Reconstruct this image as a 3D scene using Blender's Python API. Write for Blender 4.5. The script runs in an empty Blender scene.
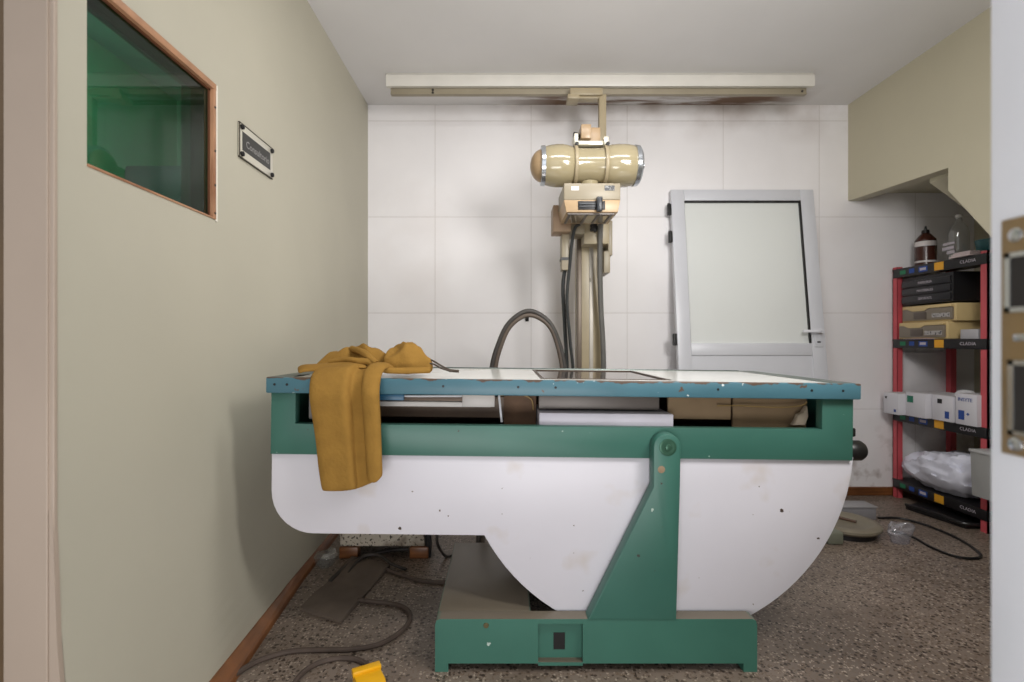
import bpy, bmesh, math, random
from mathutils import Vector, Matrix, noise as mnoise
random.seed(7)
R = math.radians
sc = bpy.context.scene
COL = sc.collection

# ------------------------------------------------------------------ camera, light, exposure
CAMZ, FPX, CX, CY = 1.05, 500.0, 505.0, 341.0
cam = bpy.data.objects.new('camera', bpy.data.cameras.new('camera'))
COL.objects.link(cam)
cam.location = (0, 0, CAMZ)
cam.rotation_euler = (R(90), 0, 0)
cam.data.sensor_width = 36
cam.data.lens = FPX / 1024 * 36
cam.data.shift_x = 7 / 1024
cam.data.clip_start = .02
cam.data.dof.use_dof = True
cam.data.dof.focus_distance = 2.0
cam.data.dof.aperture_fstop = 2.6
sc.camera = cam

sc.view_settings.view_transform = 'Standard'
sc.view_settings.look = 'None'
sc.view_settings.gamma = 1
sc.view_settings.use_curve_mapping = False
sc.view_settings.exposure = 0.0

w = bpy.data.worlds.new('daylight')
sc.world = w
w.use_nodes = True
w.node_tree.nodes['Background'].inputs[0].default_value = (.93, .96, 1, 1)
w.node_tree.nodes['Background'].inputs[1].default_value = .42


def area(name, loc, target, sx, sy, power, col):
    l = bpy.data.lights.new(name, 'AREA')
    l.shape = 'RECTANGLE'; l.size = sx; l.size_y = sy
    l.energy = power; l.color = col
    o = bpy.data.objects.new(name, l)
    COL.objects.link(o)
    o.location = loc
    o.rotation_euler = (Vector(target) - Vector(loc)).to_track_quat('-Z', 'Y').to_euler()
    return o


wl = area('added_right_daylight', (1.05, .62, 1.95), (.35, 3.4, 1.15), .6, .7, 30, (1, .985, .965))  # unseen lamp added for daylight from the right; no window stands there
wl.data.spread = R(150)
area('doorway_daylight', (-.2, -.9, 1.9), (.5, 3.0, 1.1), 1.3, 1.5, 6, (.96, .98, 1))
area('added_ceiling_uplight', (.0, -.75, .15), (.35, 2.4, 2.66), 1.8, .8, 46, (1, .99, .98))  # unseen upward lamp added to brighten the ceiling
area('added_overhead_fill', (.45, 1.5, 2.62), (.45, 1.9, 0), 1.2, .25, 17, (1, .985, .97))  # unseen overhead fill added to lift the back wall; no fixture known
area('added_booth_fill', (-1.6, 2.0, 2.5), (-1.9, 2.6, 1.2), .5, .5, 13, (1, .97, .9))  # unseen fill added so the booth shows through the green glass


# ------------------------------------------------------------------ helpers
def P(px, py, Y):
    return Vector(((px - CX) * Y / FPX, Y, CAMZ - (py - CY) * Y / FPX))


def F(px, py, z=0.0):
    Y = (CAMZ - z) * FPX / (py - CY)
    return Vector(((px - CX) * Y / FPX, Y, z))


def srgb(r, g, b):
    f = lambda c: (c / 12.92 if c <= .04045 else ((c + .055) / 1.055) ** 2.4)
    return (f(r / 255), f(g / 255), f(b / 255), 1)


def M(name, rgb, rough=.5, metal=0.0, var=.08, vscale=7, spots=None, dust=None, bump=0.0, bscale=40, spec=.5, coat=0, streak=None, dots=None):
    m = bpy.data.materials.new(name)
    m.use_nodes = True
    nt = m.node_tree; N = nt.nodes; L = nt.links
    b = N['Principled BSDF']
    b.inputs['Roughness'].default_value = rough
    b.inputs['Metallic'].default_value = metal
    b.inputs['Specular IOR Level'].default_value = spec
    b.inputs['Coat Weight'].default_value = coat
    tc = N.new('ShaderNodeTexCoord')
    c = srgb(*rgb)
    nz = N.new('ShaderNodeTexNoise'); nz.inputs['Scale'].default_value = vscale; nz.inputs['Detail'].default_value = 5
    L.new(tc.outputs['Object'], nz.inputs['Vector'])
    rp = N.new('ShaderNodeMapRange')
    rp.inputs['From Min'].default_value = .3; rp.inputs['From Max'].default_value = .7
    L.new(nz.outputs['Fac'], rp.inputs['Value'])
    mx = N.new('ShaderNodeMix'); mx.data_type = 'RGBA'
    mx.inputs['A'].default_value = tuple(x * (1 - var) for x in c[:3]) + (1,)
    mx.inputs['B'].default_value = tuple(min(1, x * (1 + var)) for x in c[:3]) + (1,)
    L.new(rp.outputs[0], mx.inputs['Factor'])
    out = mx.outputs['Result']

    def over(out, fac, col):
        k = N.new('ShaderNodeMix'); k.data_type = 'RGBA'
        L.new(fac, k.inputs['Factor']); L.new(out, k.inputs['A'])
        k.inputs['B'].default_value = srgb(*col)
        return k.outputs['Result']
    if spots:                                   # small chips / specks: (rgb, scale, low, high)
        for col, scl, lo, hi in spots:
            n2 = N.new('ShaderNodeTexNoise'); n2.inputs['Scale'].default_value = scl; n2.inputs['Detail'].default_value = 3
            L.new(tc.outputs['Object'], n2.inputs['Vector'])
            r2 = N.new('ShaderNodeMapRange')
            r2.inputs['From Min'].default_value = lo; r2.inputs['From Max'].default_value = hi
            L.new(n2.outputs['Fac'], r2.inputs['Value'])
            out = over(out, r2.outputs[0], col)
    if streak:                                  # stretched grime (rgb, vector scale, low, high)
        col, vs, lo, hi = streak
        mp = N.new('ShaderNodeMapping'); mp.inputs['Scale'].default_value = vs
        L.new(tc.outputs['Object'], mp.inputs['Vector'])
        n2 = N.new('ShaderNodeTexNoise'); n2.inputs['Scale'].default_value = 1; n2.inputs['Detail'].default_value = 5
        L.new(mp.outputs[0], n2.inputs['Vector'])
        r2 = N.new('ShaderNodeMapRange')
        r2.inputs['From Min'].default_value = lo; r2.inputs['From Max'].default_value = hi
        L.new(n2.outputs['Fac'], r2.inputs['Value'])
        out = over(out, r2.outputs[0], col)
    if dots:                                    # isolated chips: (rgb, scale, radius, share)
        for col, scl, rad, pick in dots:
            v = N.new('ShaderNodeTexVoronoi'); v.inputs['Scale'].default_value = scl
            n2 = N.new('ShaderNodeTexNoise'); n2.inputs['Scale'].default_value = scl * 6
            L.new(tc.outputs['Object'], n2.inputs['Vector'])
            va = N.new('ShaderNodeVectorMath'); va.operation = 'MULTIPLY_ADD'; va.inputs[1].default_value = (.25 / scl,) * 3
            L.new(n2.outputs['Color'], va.inputs[0]); L.new(tc.outputs['Object'], va.inputs[2]); L.new(va.outputs[0], v.inputs['Vector'])
            sc_ = N.new('ShaderNodeSeparateColor'); L.new(v.outputs['Color'], sc_.inputs[0])
            rr_ = N.new('ShaderNodeMapRange'); rr_.inputs['From Min'].default_value = 1 - pick; rr_.inputs['From Max'].default_value = 1; rr_.inputs['To Max'].default_value = rad; L.new(sc_.outputs[0], rr_.inputs['Value'])
            lt = N.new('ShaderNodeMath'); lt.operation = 'LESS_THAN'; L.new(v.outputs['Distance'], lt.inputs[0]); L.new(rr_.outputs[0], lt.inputs[1])
            out = over(out, lt.outputs[0], col)
    if dust:                                    # dust that has settled on upward faces
        ge = N.new('ShaderNodeNewGeometry'); sx = N.new('ShaderNodeSeparateXYZ')
        L.new(ge.outputs['True Normal'], sx.inputs[0])
        r2 = N.new('ShaderNodeMapRange')
        r2.inputs['From Min'].default_value = .8; r2.inputs['From Max'].default_value = .98
        r2.inputs['To Max'].default_value = dust[1]
        L.new(sx.outputs['Z'], r2.inputs['Value'])
        out = over(out, r2.outputs[0], dust[0])
    L.new(out, b.inputs['Base Color'])
    if bump:
        n3 = N.new('ShaderNodeTexNoise'); n3.inputs['Scale'].default_value = bscale; n3.inputs['Detail'].default_value = 4
        L.new(tc.outputs['Object'], n3.inputs['Vector'])
        bm = N.new('ShaderNodeBump'); bm.inputs['Strength'].default_value = bump; bm.inputs['Distance'].default_value = .01
        L.new(n3.outputs['Fac'], bm.inputs['Height']); L.new(bm.outputs[0], b.inputs['Normal'])
    m['out'] = 0
    return m


def glass_mat(name, tint, gloss=.08, rough=.02, haze=0.0, hazecol=(230, 235, 230)):
    m = bpy.data.materials.new(name); m.use_nodes = True
    nt = m.node_tree; N = nt.nodes; L = nt.links
    N.remove(N['Principled BSDF'])
    t = N.new('ShaderNodeBsdfTransparent'); t.inputs[0].default_value = tint + (1,)
    g = N.new('ShaderNodeBsdfGlossy'); g.inputs['Roughness'].default_value = rough
    fr = N.new('ShaderNodeFresnel'); fr.inputs[0].default_value = 1.5
    ad = N.new('ShaderNodeMath'); ad.operation = 'ADD'; ad.use_clamp = True; ad.inputs[1].default_value = gloss
    L.new(fr.outputs[0], ad.inputs[0])
    ge = N.new('ShaderNodeNewGeometry')             # the far face of the pane only lets light through
    inv = N.new('ShaderNodeMath'); inv.operation = 'SUBTRACT'; inv.inputs[0].default_value = 1; L.new(ge.outputs['Backfacing'], inv.inputs[1])
    fm = N.new('ShaderNodeMath'); fm.operation = 'MULTIPLY'; L.new(ad.outputs[0], fm.inputs[0]); L.new(inv.outputs[0], fm.inputs[1])
    ad = fm
    mx = N.new('ShaderNodeMixShader')
    L.new(ad.outputs[0], mx.inputs[0]); L.new(t.outputs[0], mx.inputs[1]); L.new(g.outputs[0], mx.inputs[2])
    o = mx.outputs[0]
    if haze:
        d = N.new('ShaderNodeBsdfDiffuse'); d.inputs[0].default_value = srgb(*hazecol)
        m2 = N.new('ShaderNodeMixShader'); m2.inputs[0].default_value = haze
        L.new(o, m2.inputs[1]); L.new(d.outputs[0], m2.inputs[2]); o = m2.outputs[0]
    L.new(o, N['Material Output'].inputs[0])
    return m


class MB:
    """collects shapes (world coordinates) for ONE mesh"""
    def __init__(self, tilt=None):
        self.bm = bmesh.new(); self.tilt = tilt

    def _bev(self, verts, bev, seg=2):
        if bev:
            es = list({e for v in verts for e in v.link_edges})
            bmesh.ops.bevel(self.bm, geom=es, offset=bev, segments=seg, affect='EDGES', profile=.5)

    def box(self, x0, x1, y0, y1, z0, z1, bev=0.0, mat=None, seg=2):
        T = Matrix.Translation(((x0 + x1) / 2, (y0 + y1) / 2, (z0 + z1) / 2)) @ Matrix.Diagonal((x1 - x0, y1 - y0, z1 - z0, 1))
        if mat is not None: T = mat @ T
        r = bmesh.ops.create_cube(self.bm, size=1, matrix=T)
        self._bev(r['verts'], bev, seg)
        return self

    def prism(self, pts, axis, a, b, bev=0.0, holes=None, seg=2):
        """polygon of 2-D points extruded along axis from a to b; 'y': (x,z)  'x': (y,z)  'z': (x,y)"""
        mk = {'y': lambda p, t: (p[0], t, p[1]), 'x': lambda p, t: (t, p[0], p[1]), 'z': lambda p, t: (p[0], p[1], t)}[axis]
        v0 = [self.bm.verts.new(mk(p, a)) for p in pts]
        v1 = [self.bm.verts.new(mk(p, b)) for p in pts]
        n = len(pts)
        fs = [self.bm.faces.new(v0), self.bm.faces.new(v1[::-1])]
        for i in range(n):
            fs.append(self.bm.faces.new((v0[i], v0[(i + 1) % n], v1[(i + 1) % n], v1[i])))
        bmesh.ops.recalc_face_normals(self.bm, faces=fs)
        if bev:
            es = list({e for f in fs[:2] for e in f.edges})
            bmesh.ops.bevel(self.bm, geom=es, offset=bev, segments=seg, affect='EDGES', profile=.5)
        return self

    def lathe(self, o, axis, prof, seg=28, cap=True):
        """profile [(t along axis, radius)] revolved about axis through o"""
        o = Vector(o); ax = Vector(axis).normalized()
        q = ax.to_track_quat('Z', 'Y').to_matrix()
        u, v = q.col[0], q.col[1]
        rings = []
        for t, r in prof:
            if r < 1e-5:
                rings.append([self.bm.verts.new(o + ax * t)])
            else:
                rings.append([self.bm.verts.new(o + ax * t + (u * math.cos(2 * math.pi * k / seg) + v * math.sin(2 * math.pi * k / seg)) * r) for k in range(seg)])
        fs = []
        for A, B in zip(rings, rings[1:]):
            if len(A) == 1 and len(B) == 1: continue
            for k in range(seg):
                k2 = (k + 1) % seg
                if len(A) == 1: fs.append(self.bm.faces.new((A[0], B[k2], B[k])))
                elif len(B) == 1: fs.append(self.bm.faces.new((A[k], A[k2], B[0])))
                else: fs.append(self.bm.faces.new((A[k], A[k2], B[k2], B[k])))
        if cap:
            if len(rings[0]) > 1: fs.append(self.bm.faces.new(rings[0][::-1]))
            if len(rings[-1]) > 1: fs.append(self.bm.faces.new(rings[-1]))
        bmesh.ops.recalc_face_normals(self.bm, faces=fs)
        return self

    def cyl(self, a, b, r, seg=20, bev=0):
        a, b = Vector(a), Vector(b); l = (b - a).length
        pr = [(0, r), (l, r)] if not bev else [(0, r - bev), (bev, r), (l - bev, r), (l, r - bev)]
        return self.lathe(a, b - a, pr, seg)

    def tube(self, pts, r, seg=10, sub=8):
        p = [Vector(q) for q in pts]
        path = []
        for i in range(len(p) - 1):
            p0 = p[max(i - 1, 0)]; p1 = p[i]; p2 = p[i + 1]; p3 = p[min(i + 2, len(p) - 1)]
            for k in range(sub):
                t = k / sub
                path.append(.5 * ((2 * p1) + (p2 - p0) * t + (2 * p0 - 5 * p1 + 4 * p2 - p3) * t * t + (3 * p1 - p0 - 3 * p2 + p3) * t ** 3))
        path.append(p[-1])
        up = Vector((.13, .21, 1)); rings = []
        prev = None
        for i, c in enumerate(path):
            d = (path[min(i + 1, len(path) - 1)] - path[max(i - 1, 0)]).normalized()
            if prev is None:
                u = d.cross(up)
                if u.length < .1: u = d.cross(Vector((1, 0, 0)))
            else:
                u = prev - d * prev.dot(d)
            u.normalize(); prev = u; v = d.cross(u)
            rings.append([self.bm.verts.new(c + (u * math.cos(2 * math.pi * k / seg) + v * math.sin(2 * math.pi * k / seg)) * r) for k in range(seg)])
        fs = []
        for A, B in zip(rings, rings[1:]):
            for k in range(seg):
                fs.append(self.bm.faces.new((A[k], A[(k + 1) % seg], B[(k + 1) % seg], B[k])))
        fs.append(self.bm.faces.new(rings[0][::-1])); fs.append(self.bm.faces.new(rings[-1]))
        bmesh.ops.recalc_face_normals(self.bm, faces=fs)
        return self

    def quad(self, *pts):
        self.bm.faces.new([self.bm.verts.new(p) for p in pts]); return self

    def text(self, body, size, T, depth=.0006, spacing=1.0):
        cu = bpy.data.curves.new('lettering', 'FONT')
        cu.body = body; cu.size = size; cu.extrude = depth; cu.align_x = 'CENTER'; cu.align_y = 'CENTER'
        cu.space_character = spacing; cu.resolution_u = 2
        ob = bpy.data.objects.new('lettering', cu)
        me = bpy.data.meshes.new_from_object(ob)
        n0 = len(self.bm.verts)
        self.bm.from_mesh(me)
        self.bm.verts.ensure_lookup_table()
        for v in self.bm.verts[n0:]: v.co = T @ v.co
        bpy.data.objects.remove(ob); bpy.data.curves.remove(cu); bpy.data.meshes.remove(me)
        return self


def wloc(o):
    v = Vector((0, 0, 0))
    while o is not None:
        v += Vector(o.location); o = o.parent
    return v


def obj(name, mb, mat, parent=None, loc=None, local=False, smooth=35):
    """link the collected shapes as ONE mesh; loc = its origin in the world"""
    me = bpy.data.meshes.new(name)
    bm = mb.bm
    if mb.tilt: bmesh.ops.transform(bm, matrix=mb.tilt, verts=bm.verts)
    if not local:
        off = wloc(parent) if parent is not None else Vector(loc or (0, 0, 0))
        bmesh.ops.translate(bm, vec=-off, verts=bm.verts)
    bm.to_mesh(me); bm.free()
    me.materials.append(mat)
    if smooth:
        me.shade_smooth(); me.set_sharp_from_angle(angle=R(smooth))
    o = bpy.data.objects.new(name, me)
    COL.objects.link(o)
    if parent is not None: o.parent = parent
    elif loc is not None: o.location = loc
    return o


def tag(o, label, cat, group=None, kind=None):
    o['label'] = label; o['category'] = cat
    if group: o['group'] = group
    if kind: o['kind'] = kind
    return o


def thing(name, label, cat, loc=(0, 0, 0), group=None):
    o = bpy.data.objects.new(name, None)
    o.empty_display_size = .05
    COL.objects.link(o); o.location = loc
    return tag(o, label, cat, group)


def struct(name, mb, mat, parent=None, smooth=0):
    o = obj(name, mb, mat, parent, smooth=smooth)
    if parent is None: o['kind'] = 'structure'
    return o


def plabel(o, t): o['label'] = t; return o


# ------------------------------------------------------------------ room materials
XL, XR, D, CEIL = -.935, 2.34, 3.41, 2.66
m_wall = M('olive_cream_paint', (185, 180, 163), .55, var=.03, vscale=2.5, dots=[((110, 98, 80), 7, .045, .3)], spots=[((120, 108, 90), 22, .80, .84)], bump=.04, bscale=14)
m_pink = M('pinkish_paint', (176, 159, 144), .5, var=.04, vscale=3, spots=[((130, 105, 85), 30, .76, .8)], bump=.05, bscale=10)
m_ceil = M('ceiling_paint', (221, 219, 219), .8, var=.03, vscale=2)
m_wood = M('varnished_wood', (124, 78, 42), .4, var=.25, vscale=9, streak=((85, 45, 20), (3, 3, 60), .45, .7))
m_woodl = M('raw_wood_frame', (172, 128, 96), .5, var=.15, vscale=14, streak=((120, 70, 40), (60, 4, 4), .5, .75))
m_white = M('white_gloss_paint', (226, 226, 232), .3, var=.02)
m_black = M('black_plastic', (22, 21, 22), .4, var=.1)
m_dark = M('dark_void_paint', (40, 36, 33), .8)


def tile_material():
    m = M('white_wall_panels', (238, 235, 236), .5, var=.025, vscale=3)
    nt = m.node_tree; N = nt.nodes; L = nt.links
    b = N['Principled BSDF']
    src = b.inputs['Base Color'].links[0].from_socket
    tc = N.new('ShaderNodeTexCoord'); sp = N.new('ShaderNodeSeparateXYZ')
    L.new(tc.outputs['Object'], sp.inputs[0])

    def math_(op, a, bb, cl=False):
        n = N.new('ShaderNodeMath'); n.operation = op; n.use_clamp = cl
        for i, x in enumerate((a, bb)):
            if isinstance(x, (int, float)): n.inputs[i].default_value = x
            elif x is not None: L.new(x, n.inputs[i])
        return n.outputs[0]
    pitch = .655
    lines = []
    for sock, off in ((sp.outputs['X'], -.477), (sp.outputs['Z'], 1.896)):
        t = math_('FRACT', math_('DIVIDE', math_('ADD', sock, -off + 20 * pitch), pitch), None)
        d = math_('MINIMUM', t, math_('SUBTRACT', 1.0, t))
        lines.append(math_('LESS_THAN', d, .0038))
    ln = math_('MAXIMUM', lines[0], lines[1])

    def mixc(fac, a, col):
        k = N.new('ShaderNodeMix'); k.data_type = 'RGBA'
        L.new(fac, k.inputs['Factor']); L.new(a, k.inputs['A']); k.inputs['B'].default_value = srgb(*col)
        return k.outputs['Result']
    ln_s = math_('MULTIPLY', ln, .38)
    out = mixc(ln_s, src, (176, 168, 162))
    # grime: yellow-brown water marks under the ceiling and near the baseboard at the right, smudges

    def noise(scale, det=5, vec=None):
        n = N.new('ShaderNodeTexNoise'); n.inputs['Scale'].default_value = scale; n.inputs['Detail'].default_value = det
        L.new(vec or tc.outputs['Object'], n.inputs['Vector']); return n.outputs['Fac']

    def mr(v, a, bb, c=0, d=1):
        n = N.new('ShaderNodeMapRange'); L.new(v, n.inputs['Value'])
        for k, x in zip(('From Min', 'From Max', 'To Min', 'To Max'), (a, bb, c, d)): n.inputs[k].default_value = x
        return n.outputs[0]
    top = math_('MULTIPLY', mr(sp.outputs['Z'], 2.38, 2.66), math_('MULTIPLY', mr(noise(3.2), .42, .68), mr(sp.outputs['X'], -.4, .4, .25, 1)))
    out = mixc(math_('MULTIPLY', top, .45), out, (140, 112, 92))
    low = math_('MULTIPLY', mr(sp.outputs['Z'], .55, .05), mr(noise(9), .52, .66))
    out = mixc(math_('MULTIPLY', low, .6), out, (120, 90, 70))
    sm = mr(noise(1.6), .55, .8)
    out = mixc(math_('MULTIPLY', sm, .16), out, (190, 172, 160))
    L.new(out, b.inputs['Base Color'])
    bp = N.new('ShaderNodeBump'); bp.invert = True; bp.inputs['Strength'].default_value = .5; bp.inputs['Distance'].default_value = .003
    L.new(ln, bp.inputs['Height']); L.new(bp.outputs[0], b.inputs['Normal'])
    return m


def ceiling_stain(m):
    nt = m.node_tree; N = nt.nodes; L = nt.links
    b = N['Principled BSDF']; src = b.inputs['Base Color'].links[0].from_socket
    tc = N.new('ShaderNodeTexCoord'); sp = N.new('ShaderNodeSeparateXYZ'); L.new(tc.outputs['Object'], sp.inputs[0])
    mp = N.new('ShaderNodeMapping'); mp.inputs['Scale'].default_value = (2.6, 16, 1); L.new(tc.outputs['Object'], mp.inputs['Vector'])
    n = N.new('ShaderNodeTexNoise'); n.inputs['Scale'].default_value = 1; n.inputs['Detail'].default_value = 6; L.new(mp.outputs[0], n.inputs['Vector'])
    r = N.new('ShaderNodeMapRange'); r.inputs['From Min'].default_value = .37; r.inputs['From Max'].default_value = .52; L.new(n.outputs['Fac'], r.inputs['Value'])
    y = N.new('ShaderNodeMapRange'); y.inputs['From Min'].default_value = 3.12; y.inputs['From Max'].default_value = 3.26; L.new(sp.outputs['Y'], y.inputs['Value'])
    x = N.new('ShaderNodeMapRange'); x.inputs['From Min'].default_value = -.1; x.inputs['From Max'].default_value = .35; L.new(sp.outputs['X'], x.inputs['Value'])
    x2 = N.new('ShaderNodeMapRange'); x2.inputs['From Min'].default_value = 2.05; x2.inputs['From Max'].default_value = 1.75; L.new(sp.outputs['X'], x2.inputs['Value'])
    f = r.outputs[0]
    for s in (y.outputs[0], x.outputs[0], x2.outputs[0]):
        k = N.new('ShaderNodeMath'); k.operation = 'MULTIPLY'; L.new(f, k.inputs[0]); L.new(s, k.inputs[1]); f = k.outputs[0]
    k = N.new('ShaderNodeMix'); k.data_type = 'RGBA'; L.new(f, k.inputs['Factor']); L.new(src, k.inputs['A'])
    k.inputs['B'].default_value = srgb(124, 100, 83); L.new(k.outputs['Result'], b.inputs['Base Color'])


def terrazzo():
    m = M('worn_terrazzo', (121, 108, 97), .42, var=.2, vscale=2.2)
    nt = m.node_tree; N = nt.nodes; L = nt.links
    b = N['Principled BSDF']; out = b.inputs['Base Color'].links[0].from_socket
    tc = N.new('ShaderNodeTexCoord')
    for scale, thr, pick, col, s in ((72, .34, .72, (66, 54, 46), 0), (95, .34, .74, (164, 150, 136), 3.7), (50, .30, .82, (58, 47, 40), 9.1), (130, .4, .68, (108, 92, 78), 5.3)):
        mp = N.new('ShaderNodeMapping'); mp.inputs['Location'].default_value = (s, s * 1.7, 0); L.new(tc.outputs['Object'], mp.inputs['Vector'])
        dn = N.new('ShaderNodeTexNoise'); dn.inputs['Scale'].default_value = scale * 1.2; L.new(mp.outputs[0], dn.inputs['Vector'])
        va = N.new('ShaderNodeVectorMath'); va.operation = 'MULTIPLY_ADD'; va.inputs[1].default_value = (.012, .012, 0)
        L.new(dn.outputs['Color'], va.inputs[0]); L.new(mp.outputs[0], va.inputs[2])
        v = N.new('ShaderNodeTexVoronoi'); v.inputs['Scale'].default_value = scale; v.voronoi_dimensions = '2D'
        L.new(va.outputs[0], v.inputs['Vector'])
        d = N.new('ShaderNodeMapRange'); d.inputs['From Min'].default_value = thr + .06; d.inputs['From Max'].default_value = thr - .02; L.new(v.outputs['Distance'], d.inputs['Value'])
        sp = N.new('ShaderNodeSeparateColor'); L.new(v.outputs['Color'], sp.inputs[0])
        g = N.new('ShaderNodeMath'); g.operation = 'GREATER_THAN'; g.inputs[1].default_value = pick; L.new(sp.outputs[0], g.inputs[0])
        mu = N.new('ShaderNodeMath'); mu.operation = 'MULTIPLY'; L.new(d.outputs[0], mu.inputs[0]); L.new(g.outputs[0], mu.inputs[1])
        k = N.new('ShaderNodeMix'); k.data_type = 'RGBA'; L.new(mu.outputs[0], k.inputs['Factor']); L.new(out, k.inputs['A']); k.inputs['B'].default_value = srgb(*col)
        out = k.outputs['Result']
    # grime blotches
    n = N.new('ShaderNodeTexNoise'); n.inputs['Scale'].default_value = 5; n.inputs['Detail'].default_value = 8; L.new(tc.outputs['Object'], n.inputs['Vector'])
    r = N.new('ShaderNodeMapRange'); r.inputs['From Min'].default_value = .5; r.inputs['From Max'].default_value = .75; r.inputs['To Max'].default_value = .6; L.new(n.outputs['Fac'], r.inputs['Value'])
    k = N.new('ShaderNodeMix'); k.data_type = 'RGBA'; L.new(r.outputs[0], k.inputs['Factor']); L.new(out, k.inputs['A']); k.inputs['B'].default_value = srgb(92, 78, 66)
    L.new(k.outputs['Result'], b.inputs['Base Color'])
    return m


# ------------------------------------------------------------------ setting
struct('floor', MB().box(-2.7, 3.35, -1.5, 3.55, -.1, 0), terrazzo())
ceiling_stain(m_ceil)
struct('ceiling', MB().box(-2.7, 3.35, .3, 3.55, CEIL, CEIL + .1), m_ceil)
struct('wall_back', MB().box(XL - .11, 3.3, D, D + .12, 0, CEIL), tile_material())
# left partition with its window opening
wy0, wy1, wz0, wz1 = 1.118, 1.612, 1.441, 1.876
mb = MB()
mb.box(XL - .11, XL, 1.044, wy0, 0, CEIL).box(XL - .11, XL, wy1, D, 0, CEIL).box(XL - .11, XL, wy0, wy1, 0, wz0).box(XL - .11, XL, wy0, wy1, wz1, CEIL)
BUL = [(1.044, .060), (1.25, .060), (1.5, .057), (1.8, .043), (2.134, .026), (2.64, .012), (3.0, .005), (3.41, .0015)]
zz = [.7 * k / 14 for k in range(15)]
gr = [[mb.bm.verts.new((XL + b_ * (1 - z / .7) ** 1.9 + .0002, y, z)) for z in zz] for y, b_ in BUL]
for A, B in zip(gr, gr[1:]):
    for k in range(14): mb.bm.faces.new((A[k], A[k + 1], B[k + 1], B[k]))
struct('wall_left', mb, m_wall)
mb = MB().box(XL - .099, XL - .008, 1.030, 1.0435, 0, CEIL, .002).box(XL - .012, XL + .002, 1.034, 1.0435, 0, CEIL, .002)
mb.prism([(XL, .7), (XL + .010, .42), (XL + .018, .32), (XL + .034, .18), (XL + .058, .03), (XL + .06, 0), (XL - .006, 0), (XL - .006, .7)], 'y', 1.0325, 1.0439)
struct('trim_1', mb, m_pink)
# booth behind the partition
struct('wall_booth', MB().box(-2.3, -2.2, 1.1, D, 0, CEIL).box(-2.3, XL - .11, 1.14, 1.2, 0, CEIL).box(-2.3, XL - .11, 3.35, D, 0, CEIL), M('booth_wall_paint', (196, 190, 160), .7, var=.05))
struct('wall_corridor', MB().box(-2.3, XL - .112, 1.06, 1.13, 0, CEIL), M('brown_corridor_tile', (104, 84, 62), .4, var=.15))
# window
win = bpy.data.objects.new('window_1', None); COL.objects.link(win); win.location = (XL, (wy0 + wy1) / 2, wz0); win['kind'] = 'structure'
t = .014
mb = MB()
mb.box(XL - .10, XL - .06, wy0, wy0 + t, wz0, wz1, .001).box(XL - .07, XL + .004, wy1 - t, wy1, wz0, wz1, .001)
mb.box(XL - .07, XL + .003, wy0, wy1, wz0, wz0 + .006, .001).box(XL - .07, XL + .005, wy0, wy1, wz1 - t - .006, wz1, .001)
obj('window_frame', mb, m_woodl, win)
obj('window_bead', MB().box(XL - .012, XL - .007, wy1 - t - .006, wy1 - t, wz0 + .006, wz1 - t).box(XL - .012, XL - .007, wy0 + t, wy1 - t, wz1 - t - .012, wz1 - t - .006), M('dark_wood_bead', (96, 58, 36), .5), win)
obj('caulk_strip', MB().box(XL, XL + .004, wy1, wy1 + .009, wz0 - .005, wz1), M('white_caulk', (225, 218, 205), .7), win)
g = glass_mat('green_lead_glass', (.19, .50, .42), .01)
obj('window_pane', MB().box(XL - .026, XL - .012, wy0, wy1 - t, wz0 + .006, wz1 - t - .006), g, win)
for z in (1.66, 1.55, 1.46, 1.8):
    obj('nail', MB().cyl((XL + .003, wy1 - .007, z), (XL + .006, wy1 - .007, z), .0035, 10), m_dark, win)
# booth furniture seen dimly through the glass
bt = thing('filing_cabinet', 'dark cabinet seen dimly through the green window glass', 'cabinet', (-1.91, 2.98, 0))
obj('cabinet_body', MB().box(-2.10, -1.72, 2.76, 3.2, 0, 2.02, .01), M('dark_cabinet', (70, 74, 72), .5), bt)
obj('cabinet_door', MB().box(-2.09, -1.73, 2.745, 2.76, .06, 1.99, .003), M('cabinet_door_paint', (80, 84, 82), .5), bt)

# baseboards
bb = [(1.044, .140, .058), (1.54, .105, .054), (2.2, .052, .024), (2.64, .037, .012), (3.41, .016, .002)]
mb = MB()
vs = []
for y, tk, wl in bb:
    vs.append([mb.bm.verts.new(p) for p in ((XL, y, 0), (XL + tk, y, 0), (XL + tk - .004, y, .016), (XL + wl + .004, y, .034), (XL, y, .036))])
fs = []
for A, B in zip(vs, vs[1:]):
    for i in range(5): fs.append(mb.bm.faces.new((A[i], A[(i + 1) % 5], B[(i + 1) % 5], B[i])))
fs.append(mb.bm.faces.new(vs[0])); fs.append(mb.bm.faces.new(vs[-1][::-1]))
bmesh.ops.recalc_face_normals(mb.bm, faces=fs)
struct('baseboard_left', mb, m_wood)
struct('baseboard_back', MB().box(XL + .02, 3.25, D - .015, D, 0, .057, .003), m_wood)

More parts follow.
